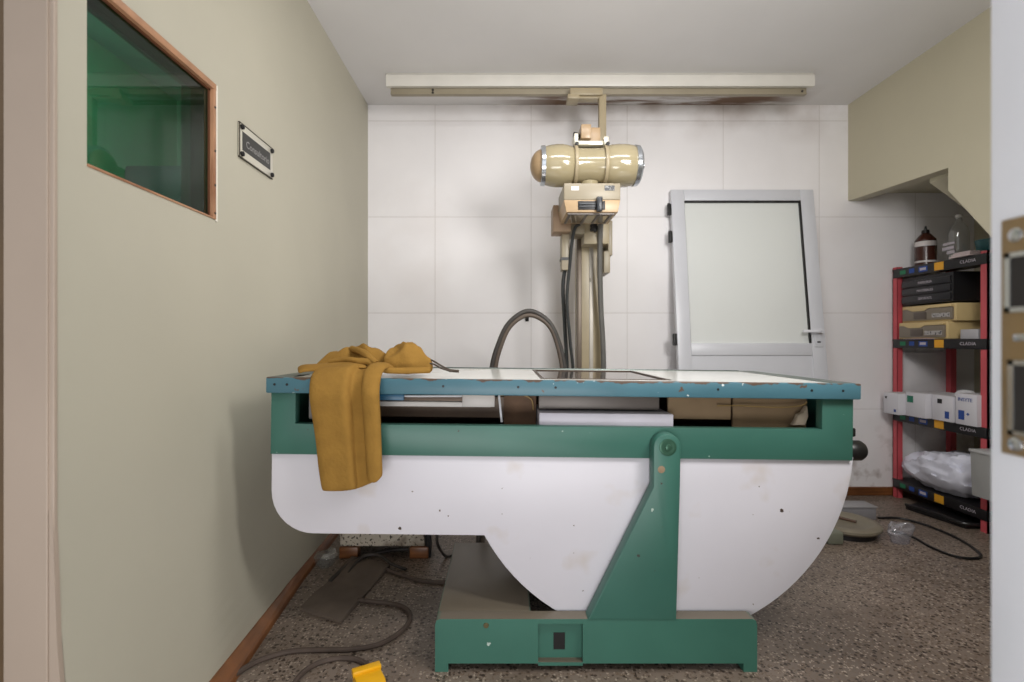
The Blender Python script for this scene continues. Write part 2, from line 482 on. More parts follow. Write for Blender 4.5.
# stair wall on the right: overhead partition with a sloping lower edge, soffit behind
zc = 1.965
poly = [(D, CEIL), (D, 2.005), (2.64, zc), (2.64, 1.845), (2.41, 1.556), (1.15, 0), (.55, 0), (.55, CEIL)]
mb = MB().prism(poly, 'x', XR, XR + .09)
mb.prism([(XR + .09, CEIL), (XR + .09, 1.955), (XR + .30, 1.80), (3.2, 1.68), (3.2, CEIL)], 'y', 2.64, 2.86)
mb.prism([(2.86, CEIL), (2.86, 2.02), (D, 2.06), (D, CEIL)], 'x', XR + .09, 3.2)
mb.prism([(2.64, 1.86), (2.41, 1.57), (1.14, 0), (.55, 0), (.55, CEIL), (2.64, CEIL)], 'x', XR + .09, 3.2)
m_stair = M('olive_stair_paint', (190, 183, 160), .6, var=.03, vscale=2)
struct('wall_right', mb, m_stair)
struct('wall_recess', MB().box(3.2, 3.3, .55, D, 0, CEIL), m_stair)
# front wall right of the doorway
struct('wall_front', MB().box(.62, 3.3, .42, .56, 0, CEIL), m_wall)
# door frame close to the lens, with its strike plate
JX = .5312
fr = bpy.data.objects.new('trim_2', None); COL.objects.link(fr); fr['kind'] = 'structure'; fr.location = (JX, .5, 0)
obj('door_frame', MB().box(JX, .64, .39, .55, 0, CEIL, .006), M('white_frame_enamel', (240, 242, 250), .25, var=.02), fr)
m_plate = M('brass_strike_plate', (142, 118, 82), .4, .3, var=.15, vscale=20)
sp = obj('strike_plate', MB().box(JX - .002, JX + .001, .47, .5335, .931, 1.178, .0008), m_plate, fr)
m_chrome = M('bright_steel', (200, 205, 212), .2, .9, var=.03)
for z0, z1, y1 in ((1.08, 1.142, .5285), (.952, 1.03, .525)):
    mb = MB()
    mb.box(JX - .004, JX - .0018, .478, y1, z0, z0 + .005).box(JX - .004, JX - .0018, .478, y1, z1 - .005, z1)
    mb.box(JX - .004, JX - .0018, y1 - .006, y1, z0, z1)
    obj('slot_rim', mb, m_chrome, sp)
for z0, z1, y1 in ((1.085, 1.137, .5225), (.957, 1.025, .519)): obj('latch_hole', MB().box(JX - .003, JX - .0019, .478, y1, z0, z1), m_dark, sp)
for z in (1.160, .943): obj('screw', MB().lathe((JX - .0018, .518, z), (-1, 0, 0), [(0, .0075), (.0015, .007), (.0025, .004), (.0026, 0)], 16), m_chrome, sp)
obj('latch_tongue', MB().box(JX - .003, JX - .0018, .50, .52, 1.050, 1.057, .0005), m_chrome, sp)

# ------------------------------------------------------------------ x-ray table
m_green = M('green_enamel', (54, 100, 88), .42, dots=[((165, 180, 170), 16, .07, .25), ((50, 42, 36), 14, .07, .2)], var=.07, vscale=5, spots=[((170, 186, 178), 44, .75, .77), ((60, 48, 40), 36, .75, .77)])
m_greenb = M('green_enamel_dusty', (58, 106, 92), .38, dots=[((175, 190, 182), 15, .09, .3)], var=.08, vscale=5, spots=[((200, 210, 200), 30, .78, .80)], dust=((112, 98, 84), .9))
m_blue = M('blue_green_rim', (68, 108, 121), .4, var=.1, vscale=6, spots=[((92, 70, 56), 22, .70, .73), ((200, 206, 206), 46, .73, .75)])
def edge_rust(m):
    nt = m.node_tree; N = nt.nodes; L = nt.links
    b = N['Principled BSDF']; src = b.inputs['Base Color'].links[0].from_socket
    tc = N.new('ShaderNodeTexCoord'); sp_ = N.new('ShaderNodeSeparateXYZ'); L.new(tc.outputs['Object'], sp_.inputs[0])
    a = N.new('ShaderNodeMath'); a.operation = 'MULTIPLY_ADD'; a.inputs[1].default_value = .01134; L.new(sp_.outputs['X'], a.inputs[0]); L.new(sp_.outputs['Z'], a.inputs[2])
    z = N.new('ShaderNodeMapRange'); z.inputs['From Min'].default_value = .908; z.inputs['From Max'].default_value = .9215; z.inputs['To Max'].default_value = .36; L.new(a.outputs[0], z.inputs['Value'])
    n = N.new('ShaderNodeTexNoise'); n.inputs['Scale'].default_value = 26; n.inputs['Detail'].default_value = 4; L.new(tc.outputs['Object'], n.inputs['Vector'])
    ad = N.new('ShaderNodeMath'); ad.operation = 'ADD'; L.new(n.outputs['Fac'], ad.inputs[0]); L.new(z.outputs[0], ad.inputs[1])
    t_ = N.new('ShaderNodeMapRange'); t_.inputs['From Min'].default_value = .80; t_.inputs['From Max'].default_value = .86; L.new(ad.outputs[0], t_.inputs['Value'])
    k = N.new('ShaderNodeMix'); k.data_type = 'RGBA'; L.new(t_.outputs[0], k.inputs['Factor']); L.new(src, k.inputs['A']); k.inputs['B'].default_value = srgb(84, 66, 54)
    L.new(k.outputs['Result'], b.inputs['Base Color'])


edge_rust(m_blue)
m_panel = M('white_enamel_panel', (208, 205, 212), .45, var=.03, vscale=3, spots=[((190, 178, 168), 6, .62, .85)], dots=[((70, 56, 48), 16, .10, .3), ((96, 78, 64), 34, .14, .16)])
m_top = M('white_laminate_top', (232, 232, 226), .12, var=.03, vscale=3, spots=[((200, 190, 170), 5, .62, .75)])
m_steelrim = M('grey_green_edging', (98, 108, 104), .35, .5)
m_mirror = M('smoked_glass_plate', (120, 110, 104), .04, .55, var=.03)
m_cream = M('beige_enamel', (164, 150, 122), .35, var=.07, vscale=9, spots=[((110, 86, 62), 26, .74, .78)])
m_card = M('tan_board', (150, 126, 98), .8, var=.12)
m_grey = M('grey_metal', (116, 109, 105), .45, .2, var=.08)
m_greyp = M('grey_paint', (160, 160, 158), .5, var=.06)
m_hose = M('dark_grey_hose', (62, 58, 55), .55, var=.15, vscale=20, spots=[((120, 112, 100), 12, .6, .75)])
m_hosel = M('grey_hose', (96, 94, 90), .5, var=.1, vscale=20)
m_cable = M('dusty_cable', (76, 63, 55), .7, var=.15, vscale=20)

PV = Vector((.517, 0, .714))
TILT = Matrix.Translation(PV) @ Matrix.Rotation(R(.65), 4, 'Y') @ Matrix.Translation(-PV)
tb = thing('x_ray_table', 'long green and white tilting examination table on a green pedestal base', 'examination table', (.29, 1.85, 0))


def TB(): return MB(TILT)


# base
mb = MB()
pts = [(-.222, 0), (-.18, 0), (-.18, .027), (.757, .027), (.757, 0), (.80, 0), (.80, .150), (.785, .168), (-.205, .168), (-.222, .150)]
mb2 = MB()
# front beam is built round its socket pocket
L1 = [(-.222, 0), (-.18, 0), (-.18, .027), (.105, .027), (.105, .168), (-.207, .168), (-.218, .163), (-.222, .150)]
L2 = [(.247, .027), (.757, .027), (.757, 0), (.80, 0), (.80, .150), (.796, .163), (.785, .168), (.247, .168)]
mb.prism(L1, 'y', 1.586, 1.634).prism(L2, 'y', 1.586, 1.634).box(.105, .247, 1.586, 1.634, .153, .168).box(.105, .247, 1.61, 1.634, .027, .153).box(.105, .247, 1.586, 1.61, .020, .031)
base = obj('base', mb, m_greenb, tb)
mb = MB().box(-.221, .085, 1.634, 2.2, .03, .165, .006)
mb.box(.085, .80, 2.11, 2.2, .03, .165, .006)
for x, y in ((-.2, 2.12), (.74, 2.12)): mb.box(x, x + .05, y, y + .06, 0, .04)
plabel(obj('base_rear', mb, m_greenb, tb), 'dusty rear block of the base')
obj('socket', MB().box(.156, .193, 1.6085, 1.6105, .058, .112), m_black, base)
mb = MB()
mb.lathe((-.06, 1.5862, .148), (0, -1, 0), [(0, .009), (.003, .008), (.0035, .005), (.002, 0)], 14)
obj('base_screw', mb, M('rusty_screw', (96, 88, 60), .5, .5), base)
# pillar
pil = [(.262, .168), (.470, .588), (.470, .714)]
for k in range(1, 12):
    a = math.pi - k * math.pi / 12
    pil.append((.5135 + .0435 * math.cos(a), .714 + .0435 * math.sin(a)))
pil += [(.557, .714), (.555, .60), (.543, .168)]
obj('support_arm', MB().prism(pil, 'y', 1.580, 1.633, .006), m_green, tb)
obj('pivot_bolt', MB().lathe((.515, 1.580, .714), (0, -1, 0), [(0, .027), (.002, .0265), (.003, .022), (.0025, .018), (.0025, .010), (.007, .009), (.008, .005), (.008, 0)], 24), M('green_worn_bolt', (58, 96, 78), .35, .5), tb)
obj('arm_chip', MB().lathe((.494, 1.5795, .644), (0, -1, 0), [(0, .012), (.0008, .008), (.0012, 0)], 9), M('chipped_paint', (140, 120, 96), .8), tb)

# white housing: long leg section running into a half drum
cx, cz, rr = .50, .717, .645
pg = [(-.765, .675), (-.765, .545)]
for k in range(1, 9):
    a = math.pi + k * math.pi / 2 / 9
    pg.append((-.625 + .14 * math.cos(a), .545 + .14 * math.sin(a)))
pg.append((-.625, .405))
a0 = math.atan2(.405 - cz, -math.sqrt(rr ** 2 - (.405 - cz) ** 2)); a1 = math.atan2(.675 - cz, math.sqrt(rr ** 2 - (.675 - cz) ** 2))
if a0 > 0: a0 -= 2 * math.pi
for k in range(41):
    a = a0 + (a1 - a0) * k / 40
    pg.append((cx + rr * math.cos(a), cz + rr * math.sin(a)))
obj('lower_housing', TB().prism(pg, 'y', 1.639, 2.095, .004), m_panel, tb)

# green body frame with its long slot
bx0, bx1, bz0, bz1 = -.762, 1.131, .668, .868
sx0, sx1, sz0 = -.682, 1.030, .768
mb = TB()
mb.prism([(bx0, bz1), (bx0, bz0), (bx1, bz0), (bx1, bz1), (sx1, bz1), (sx1, sz0), (sx0, sz0), (sx0, bz1)], 'y', 1.625, 1.66, .002)
mb.box(bx0, bx0 + .02, 1.66, 2.26, bz0, bz1).box(bx1 - .02, bx1, 1.66, 2.26, bz0, bz1)
body = obj('body_frame', mb, m_green, tb)
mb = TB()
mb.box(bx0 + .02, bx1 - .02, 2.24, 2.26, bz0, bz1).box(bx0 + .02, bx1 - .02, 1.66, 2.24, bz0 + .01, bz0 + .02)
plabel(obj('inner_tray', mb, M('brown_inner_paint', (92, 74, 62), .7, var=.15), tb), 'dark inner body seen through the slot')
mb = TB()
mb.box(-.49, -.05, 1.685, 1.72, .820, .836, .001)
mb.box(-.145, -.036, 1.678, 1.76, .822, .868, .002)
obj('slide_rail', mb, M('white_rail_paint', (200, 194, 190), .4), tb)
obj('blue_strip', TB().box(-.52, -.34, 1.668, 1.684, .842, .862, .001), M('blue_strip_paint', (34, 96, 130), .4), tb)
obj('rail_rod', TB().cyl((-.48, 1.70, .851), (-.14, 1.70, .855), .0035, 8), m_white, tb)
obj('rail_rod', TB().cyl((-.012, 1.70, .768), (-.022, 1.71, .858), .004, 8), m_white, tb)
obj('brown_track', TB().box(-.49, .0, 1.80, 1.85, .768, .842), M('brown_track_paint', (124, 102, 84), .5, var=.2), tb)
obj('brown_board', TB().box(-.005, .11, 1.79, 1.80, .70, .868), M('brown_board', (112, 84, 62), .7, var=.25, vscale=14), tb)
obj('film_guide', TB().box(.115, .53, 1.72, 1.76, .812, .866, .003), m_grey, tb)
plabel(obj('cassette_tray', TB().box(.113, .562, 1.668, 1.90, .69, .806, .004), M('white_tray_paint', (188, 184, 194), .4), tb), 'white metal cassette tray')
obj('card_sheet', TB().box(.56, .775, 1.72, 1.732, .783, .868), m_card, tb)
obj('card_sheet', TB().box(.79, 1.045, 1.735, 1.745, .70, .868), m_card, tb)
m_wire = M('tan_wire', (170, 140, 90), .5)
obj('loose_wire', TB().tube([(.72, 1.70, .832), (.80, 1.71, .832), (.92, 1.70, .829), (1.0, 1.70, .835), (1.02, 1.69, .85)], .0022, 8), m_wire, tb)
obj('loose_wire', TB().tube([(-.02, 1.74, .853), (.04, 1.76, .858), (.09, 1.77, .84), (.10, 1.78, .80)], .0022, 8), m_wire, tb)
mb = TB().prism([(.975, .770), (1.015, .770), (1.026, .80), (1.022, .835), (1.008, .812), (.992, .806), (.985, .785)], 'y', 1.69, 1.715, .004)
obj('crumpled_paper', mb, M('white_paper', (175, 160, 142), .8), tb)
mb = TB().box(-.66, -.645, 1.68, 1.70, .775, .86).cyl((-.63, 1.68, .80), (-.63, 1.68, .845), .012, 12).box(-.615, -.60, 1.69, 1.71, .775, .85)
obj('end_bracket', mb, m_grey, tb)

# tabletop
tx0, tx1, ty0, ty1, tz0, tz1 = -.768, 1.139, 1.600, 2.30, .869, .920
mb = TB()
mb.box(tx0, tx1, ty0, ty0 + .022, tz0, tz1, .004)
rim = obj('tabletop_rim', mb, m_blue, tb)
mb = TB()
mb.box(tx0, tx0 + .075, ty0 + .022, ty1, tz0, tz1, .003).box(tx1 - .075, tx1, ty0 + .022, ty1, tz0, tz1, .003).box(tx0 + .075, tx1 - .075, ty1 - .02, ty1, tz0, tz1 + .002, .002)
obj('tabletop_edging', mb, m_steelrim, tb)
mb = TB()
wx0, wx1, wy0_, wy1_ = .118, .56, 1.69, 2.2
X0, X1, Y0, Y1 = tx0 + .075, tx1 - .075, ty0 + .022, ty1 - .02
for a, b, c, d in ((X0, wx0, Y0, Y1), (wx1, X1, Y0, Y1), (wx0, wx1, Y0, wy0_), (wx0, wx1, wy1_, Y1)):
    mb.box(a, b, c, d, tz0 + .005, tz1 - .002)
obj('tabletop_panel', mb, m_top, tb)
obj('cassette_window', TB().box(wx0 + .012, wx1 - .012, wy0_ + .012, wy1_ - .012, tz0 + .005, tz1 - .004), m_mirror, tb)
mb = TB()
for a, b, c, d in ((wx0, wx0 + .012, wy0_, wy1_), (wx1 - .012, wx1, wy0_, wy1_), (wx0, wx1, wy0_, wy0_ + .012), (wx0, wx1, wy1_ - .012, wy1_)):
    mb.box(a, b, c, d, tz0 + .005, tz1 - .0005)
obj('window_surround', mb, M('dark_brown_surround', (78, 64, 54), .4, .3), tb)
mb = TB()
m_scr = M('dark_screw', (44, 44, 46), .4, .5)
for x in (-.74, -.70, -.41, -.20, .04, .16, .68, .98, 1.08):
    obj('rim_screw', TB().lathe((x, ty0 + .0005, .897), (0, -1, 0), [(0, .0045), (.0015, .004), (.002, 0)], 10), m_scr, rim)
# black knob on the right end
mb = TB().lathe((1.131, 1.69, .688), (1, 0, 0), [(0, .015), (.018, .015), (.020, .030), (.026, .034), (.066, .034), (.078, .026), (.080, 0)], 20)
obj('end_knob', mb, m_black, tb)
obj('end_lever', TB().box(1.131, 1.166, 1.66, 1.69, .738, .768, .005), m_black, tb)

# ------------------------------------------------------------------ ceiling rail and x-ray tube stand
ra = thing('ceiling_rail', 'long cream metal track fixed under the ceiling above the stand', 'rail', (.57, 3.0, CEIL))
m_rail = M('cream_rail_paint', (210, 206, 198), .4, var=.04)
m_railb = M('olive_rail_paint', (150, 140, 120), .45, var=.08, spots=[((70, 58, 48), 18, .75, .78)])
mb = MB().prism([(2.98, CEIL - .024), (2.98, 2.585), (2.985, 2.572), (3.01, 2.572), (3.01, 2.60), (3.07, 2.60), (3.07, CEIL - .0005), (3.0, CEIL - .0005)], 'x', -.71, 1.848)
obj('rail_channel', mb, m_rail, ra)
mb = MB().box(-.69, 1.82, 3.016, 3.04, 2.540, 2.60, .002).box(-.69, 1.82, 3.012, 3.045, 2.538, 2.545, .001)
tr = obj('rail_track', mb, m_railb, ra)
for x, z in ((-.435, 2.562), (-.435, 2.546), (1.79, 2.555)):
    obj('rail_screw', MB().lathe((x, 3.012, z), (0, -1, 0), [(0, .007), (.004, .006), (.005, 0)], 10), m_dark, tr)

st = thing('x_ray_tube_stand', 'beige x-ray tube and collimator on a tall column behind the table', 'x-ray machine', (.50, 2.95, 0))
cY = 2.95
mb = MB().box(.428, .570, cY, cY + .11, .03, 2.10, .004)
colm = obj('column', mb, m_cream, st)
obj('column_foot', MB().box(.36, .66, cY - .08, cY + .2, 0, .035, .005), m_cream, st)
mb = MB().box(.424, .452, cY - .006, cY + .03, .06, 1.66, .003)
plabel(obj('column_side_rail', mb, M('dark_brown_rail', (98, 86, 74), .4, .3), colm), 'dark brown side rail')
m_satin = M('satin_steel', (176, 170, 160), .5, .5, var=.08)
obj('column_track', MB().box(.497, .520, cY - .005, cY + .005, .06, 1.66, .001).cyl((.505, cY - .006, 1.4), (.505, cY - .006, 1.42), .006, 8), m_satin, colm)
mb = MB().box(.560, .602, cY + .02, cY + .06, 2.0, 2.516, .002)
obj('upper_post', mb, m_cream, st)
tz = lambda py, Y: CAMZ - (py - CY) * Y / FPX
mb = MB().box(.385, .578, 2.955, 2.985, 2.506, 2.548, .003).box(.372, .44, 2.955, 3.05, 2.484, 2.513, .003).box(.44, .602, 2.975, 3.03, 2.494, 2.513, .002)
obj('rail_trolley', mb, m_cream, st)
# tube head
AX, AZ, AY = .0, 1.953, 2.58
pxX = lambda px: (px - CX) * AY / FPX
s_ = AY / FPX
m_tube = M('glossy_beige_enamel', (162, 150, 120), .16, var=.05, vscale=12, coat=.5)
m_peach = M('peach_enamel', (164, 138, 106), .3, var=.06)
prof = []
for px, r in ((544, 18.0), (546, 18.8), (550, 19.8), (556, 20.6), (562, 20.6), (567, 19.8), (571, 18.6), (574, 17.2), (580, 16.8), (590, 16.7), (600, 17.0), (604, 17.6), (607, 19.0), (611, 20.2), (618, 20.8), (626, 20.6), (631, 19.8), (634, 18.6), (636, 16)):
    prof.append((pxX(px), r * s_))
head = obj('tube_housing', MB().lathe((0, AY, AZ), (1, 0, 0), prof, 44), m_tube, st)
dome = [(pxX(530) , 0)]
for k in range(1, 9):
    a = k / 8 * math.pi / 2
    dome.append((pxX(542.5) - 12.5 * s_ * math.cos(a), 16 * s_ * math.sin(a)))
obj('tube_end_dome', MB().lathe((0, AY, AZ), (1, 0, 0), dome, 36), m_peach, head)
obj('chrome_band', MB().lathe((0, AY, AZ), (1, 0, 0), [(pxX(540.5), 15 * s_), (pxX(540.5), 18.8 * s_), (pxX(541), 19.2 * s_), (pxX(544.6), 19.4 * s_), (pxX(545), 18.6 * s_)], 40), m_chrome, head)
obj('chrome_cap', MB().lathe((0, AY, AZ), (1, 0, 0), [(pxX(633), 18.8 * s_), (pxX(633.5), 20 * s_), (pxX(637.5), 19.6 * s_), (pxX(639.5), 17 * s_), (pxX(640), 4 * s_), (pxX(641.5), 4 * s_), (pxX(641.5), 3 * s_), (pxX(644), 2.8 * s_), (pxX(644), 0)], 40), m_chrome, head)
for px in (574.5, 604):
    mb = MB().lathe((0, AY, AZ), (1, 0, 0), [(pxX(px - 1.6), 16 * s_), (pxX(px - 1.6), 20.2 * s_), (pxX(px - .5), 20.6 * s_), (pxX(px + .5), 20.6 * s_), (pxX(px + 1.6), 20.2 * s_), (pxX(px + 1.6), 16 * s_)], 40, cap=False)
    obj('clamp_ring', mb, m_cream, head)
mb = MB().box(pxX(574), pxX(605), AY - .035, AY + .05, AZ + .096, AZ + .118, .004)
mb.box(pxX(573), pxX(577), AY - .05, AY + .05, AZ + .09, AZ + .15, .003).box(pxX(602), pxX(607), AY - .05, AY + .05, AZ + .085, AZ + .135, .004)
obj('clamp_bridge', mb, M('pale_metal_paint', (206, 202, 186), .3, .3), st)
for px in (575, 605): obj('clamp_screw', MB().lathe((pxX(px), AY - .06, AZ + .088), (0, -1, 0), [(0, .010), (.012, .010), (.014, .006), (.014, 0)], 8), m_black, st)
mb = MB().box(pxX(581), pxX(600.5), AY + .0, AY + .12, AZ + .112, AZ + .20, .003).box(pxX(580), pxX(590), AY - .04, AY + .05, AZ + .128, AZ + .20, .004)
obj('swivel_block', mb, m_peach, st)
obj('swivel_knob', MB().lathe((pxX(580), AY + .01, AZ + .155), (-1, 0, 0), [(0, .012), (.01, .02), (.03, .024), (.034, .018), (.034, 0)], 12), m_black, st)
mb = MB().box(pxX(577), pxX(604), AY + .05, cY + .02, AZ - .05, AZ + .115, .006)
obj('cross_arm', mb, m_cream, st)
# collimator
cx0, cx1, cy0, cy1, czb, czt = .289, .566, 2.45, 2.70, 1.682, 1.824
m_colt = M('grey_beige_enamel', (150, 139, 118), .4, var=.05, spots=[((120, 96, 70), 30, .74, .77)])
mb = MB().box(cx0, cx1, cy0, cy1, 1.742, czt, .004)
colli = obj('collimator_box', mb, m_colt, st)
mb = MB().prism([(cx0, 1.742), (cx0 + .012, czb), (cx1 - .012, czb), (cx1, 1.742)], 'y', cy0 + .001, cy1, .003)
plabel(obj('collimator_lower', mb, M('peach_lower_enamel', (178, 150, 114), .35, var=.06, spots=[((130, 96, 60), 20, .72, .76)]), colli), 'peach lower half')
obj('beam_window', MB().box(.33, .52, cy0 + .03, cy1 - .04, czb - .003, czb + .001), glass_mat('beam_glass', (.8, .82, .8), .25), colli)
mb = MB()
for a in (.316, .401, .461, .524): mb.box(a, a + .010, cy0 + .02, cy1 - .03, czb - .008, czb + .001)
mb.box(.31, .54, cy0 + .015, cy0 + .03, czb - .008, czb + .001)
obj('filter_rail', mb, m_grey, colli)
obj('knob_panel', MB().box(.358, .490, cy0 - .003, cy0 + .002, 1.693, 1.735, .001), m_black, colli)
mb = MB().box(.445, .474, cy0 - .028, cy0 - .002, 1.680, 1.752, .006).box(.364, .45, cy0 - .009, cy0 - .002, 1.706, 1.711).box(.364, .45, cy0 - .009, cy0 - .002, 1.718, 1.723)
obj('collimator_lever', mb, M('black_lever', (30, 34, 40), .35), colli)
obj('white_label', MB().box(.325, .362, cy0 - .0012, cy0 + .001, 1.788, 1.808), M('white_label', (226, 222, 216), .5), colli)
obj('black_label', MB().box(.488, .537, cy0 - .0012, cy0 + .001, 1.787, 1.812), M('black_label', (38, 40, 44), .4, spots=[((150, 150, 150), 120, .55, .62)]), colli)
obj('collimator_neck', MB().lathe((.435, AY, czt - .001), (0, 0, 1), [(0, .056), (.008, .056), (.012, .046), (.045, .046)], 28), m_tube, st)
for x in (cx0 + .035, cx1 - .035): obj('mounting_lug', MB().lathe((x, cy0 + .06, czt), (0, 0, 1), [(0, .02), (.01, .022), (.016, .012), (.017, 0)], 14), m_cream, colli)
# carriage on the column
mb = MB().box(.447, .590, 2.83, cY + .12, 1.60, 1.74, .004)
car = obj('carriage', mb, m_cream, st)
mb = MB().box(.590, .615, 2.86, cY + .09, 1.54, 1.74, .004).box(.565, .602, 2.86, cY + .08, 1.44, 1.565, .004)
obj('carriage_side_block', mb, m_colt, st)
mb = MB()
for k in range(5):
    a = k * 2 * math.pi / 5
    mb.lathe((.502 + .017 * math.cos(a), 2.818, 1.687 + .017 * math.sin(a)), (0, -1, 0), [(0, .011), (.012, .011), (.016, .006), (.016, 0)], 10)
mb.lathe((.502, 2.83, 1.687), (0, -1, 0), [(0, .012), (.012, .016), (.03, .016), (.032, 0)], 12)
obj('carriage_knob', mb, m_black, car)
obj('arm_bracket', MB().box(.262, .36, 2.72, 2.85, 1.645, 1.79, .004), M('brown_bracket', (150, 124, 98), .45, var=.1), st)
mb = MB().box(.315, .36, 2.78, 2.86, 1.445, 1.645, .004)
obj('cable_box', mb, m_colt, st)
obj('cable_clamp', MB().box(.313, .362, 2.775, 2.865, 1.50, 1.515), m_black, st)
obj('carriage_link', MB().box(.36, .447, 2.80, 2.95, 1.65, 1.72, .004), m_colt, st)
mb = MB().tube([P(580, 224, 2.74), P(575, 228, 2.75), P(572, 242, 2.76), P(570, 262, 2.78), P(567, 300, 2.8), P(570, 340, 2.8), P(573, 372, 2.8), P(573, 430, 2.82)], .009)
mb.tube([P(567, 262, 2.82), P(563, 285, 2.83), P(565, 330, 2.84), P(567, 372, 2.84), P(566, 430, 2.86)], .011)
plabel(obj('black_cable', mb, M('black_cable_rubber', (44, 46, 46), .45, var=.15), st), 'black cables down the left of the column')
mb = MB().tube([P(601, 216, 2.70), P(600.5, 226, 2.78), P(600, 245, 2.83), P(600, 275, 2.86), P(601, 310, 2.88), P(603, 345, 2.88), P(603.5, 375, 2.88), P(603.5, 430, 2.90)], .0150)
plabel(obj('grey_hose', mb, m_hosel, st), 'grey hose over the right edge of the column')

# arching pair of hoses behind the table
for dx, rr_, lab in ((0, .0125, 'outer dark grey hose arching above the back edge of the table'), (4.2, .0115, 'inner brown grey hose arching under the outer one behind the table')):
    k = dx
    pts = [P(484 + k, 430, 2.62), P(491 + k * .9, 372, 2.62), P(498 + k * .8, 345, 2.62), P(509 + k * .5, 323 + k * .6, 2.62), P(528, 311 + k, 2.62), P(547 - k * .3, 320 + k * .6, 2.62), P(558 - k * .5, 340, 2.62), P(565 - k * .6, 372, 2.62), P(568 - k * .6, 430, 2.62)]
    pts = [F(478 + k, 560), P(480 + k, 500, 2.62)] + pts + [P(569 - k * .6, 500, 2.62), F(570 - k * .8, 562)]
    pts[0].z = pts[-1].z = rr_
    o = obj('hose', MB().tube(pts, rr_, 12), m_hose if not dx else M('brown_grey_hose', (92, 80, 70), .6, var=.12), loc=(.1, 2.62, 0))
    tag(o, lab, 'hose')

hk = P(527, 317, D)
tag(obj('wall_hook', MB().box(hk.x - .012, hk.x + .012, D - .006, D, hk.z - .03, hk.z + .03, .002).tube([(hk.x, D - .004, hk.z - .01), (hk.x, D - .035, hk.z - .018), (hk.x, D - .04, hk.z + .012)], .006, 8), m_dark, loc=hk), 'small dark metal hook on the tiled wall behind the hose arch', 'hook')

# ------------------------------------------------------------------ unhung door leaning on the back wall
m_alu = M('white_aluminium', (208, 209, 215), .35, var=.02)
dr = thing('glazed_door', 'white aluminium glazed door leaning unhung against the back wall', 'door', (1.115, 3.10, 0))
lean = math.atan2(.262, 2.07)
dr.rotation_euler = (-lean, 0, 0)
W, H, TK = .958, 2.085, .04
st_w = .088
mb = MB().box(0, st_w, 0, TK, 0, H, .003).box(W - st_w, W, 0, TK, 0, H, .003).box(st_w, W - st_w, 0, TK, H - .075, H, .003).box(st_w, W - st_w, 0, TK, .965, 1.045, .003).box(st_w, W - st_w, 0, TK, 0, .12, .003)
obj('door_frame', mb, m_alu, dr, local=True)
obj('door_panel', MB().box(st_w, W - st_w, .008, .03, .12, .965), m_alu, dr, local=True)
mb = MB().box(st_w, W - st_w, .012, .02, H - .087, H - .075).box(W - st_w - .009, W - st_w, .004, .02, 1.045, H - .075).box(st_w, st_w + .004, .012, .02, 1.045, H - .075)
obj('rubber_gasket', mb, m_black, dr, local=True)
obj('glass_pane', MB().box(st_w, W - st_w, .02, .026, 1.045, H - .075), glass_mat('whitened_door_glass', (.985, .995, .985), .03, .02, .62, (246, 248, 246)), dr, local=True)  # white haze mixed in to lighten the pane, standing in for reflected light
for z in (1.95, 1.76, 1.07, .2):
    obj('hinge', MB().box(-.024, .0, .004, .03, z - .038, z + .038, .003).cyl((-.018, .0, z - .036), (-.018, .0, z + .036), .009, 12), m_black, dr, local=True)
mb = MB().box(W - .075, W - .018, -.006, 0, 1.02, 1.14, .002)
hp = obj('handle_plate', mb, m_alu, dr, local=True)
mb = MB().box(W - .16, W - .03, -.045, -.03, 1.108, 1.126, .004).cyl((W - .046, 0, 1.117), (W - .046, -.045, 1.117), .011, 12)
obj('handle_lever', mb, m_white, hp, local=True)
obj('key_hole', MB().box(W - .058, W - .036, -.0075, -.005, 1.046, 1.056, .001), m_black, hp, local=True)

# ------------------------------------------------------------------ plaque on the left wall
pq = thing('wall_plaque', 'small black and silver plaque screwed to the left wall beside the window', 'plaque', (XL, 1.874, 1.757))
py0, py1, pz0, pz1 = 1.748, 2.0, 1.696, 1.819
obj('plaque_plate', MB().box(XL + .002, XL + .006, py0, py1, pz0, pz1, .001), M('silver_plate', (214, 210, 196), .3, .3, var=.06), pq)
mb = MB()
for a, b, c, d in ((py0, py1, pz1 - .003, pz1), (py0, py1, pz0, pz0 + .003), (py0, py0 + .004, pz0, pz1)): mb.box(XL + .001, XL + .0075, a, b, c, d)
obj('plaque_edge', mb, M('dark_edge', (60, 52, 40), .5), pq)
obj('plaque_field', MB().box(XL + .005, XL + .0068, py0 + .02, py1 - .022, pz0 + .03, pz1 - .027), M('black_field', (42, 42, 40), .35), pq)
Tp = Matrix(((0, 0, 1, XL + .0072), (1, 0, 0, 1.874), (0, 1, 0, 1.771), (0, 0, 0, 1)))
Tp2 = Matrix(((0, 0, 1, XL + .0072), (1, 0, 0, 1.88), (0, 1, 0, 1.755), (0, 0, 0, 1)))
obj('plaque_lettering', MB().text('Consultorio', .036, Tp2, .0002), M('silver_letter', (150, 148, 146), .4), pq, smooth=0)
for y in (py0 + .015, py1 - .012):
    for z in (pz0 + .014, pz1 - .014):
        obj('plaque_stud', MB().lathe((XL, y, z), (1, 0, 0), [(0, .006), (.006, .006), (.0065, .009), (.014, .0085), (.016, .005), (.016, 0)], 14), m_black, pq)

# ------------------------------------------------------------------ yellow jacket on the table
m_jac = M('mustard_fleece', (146, 110, 52), .95, var=.10, vscale=16, bump=.25, bscale=90, spec=.15)
TZ = lambda x: .920 - (x - .517) * .01134 + .0005
jk = thing('jacket', 'mustard yellow fleece jacket thrown over the left end of the table', 'jacket', (-.52, 1.75, .93))


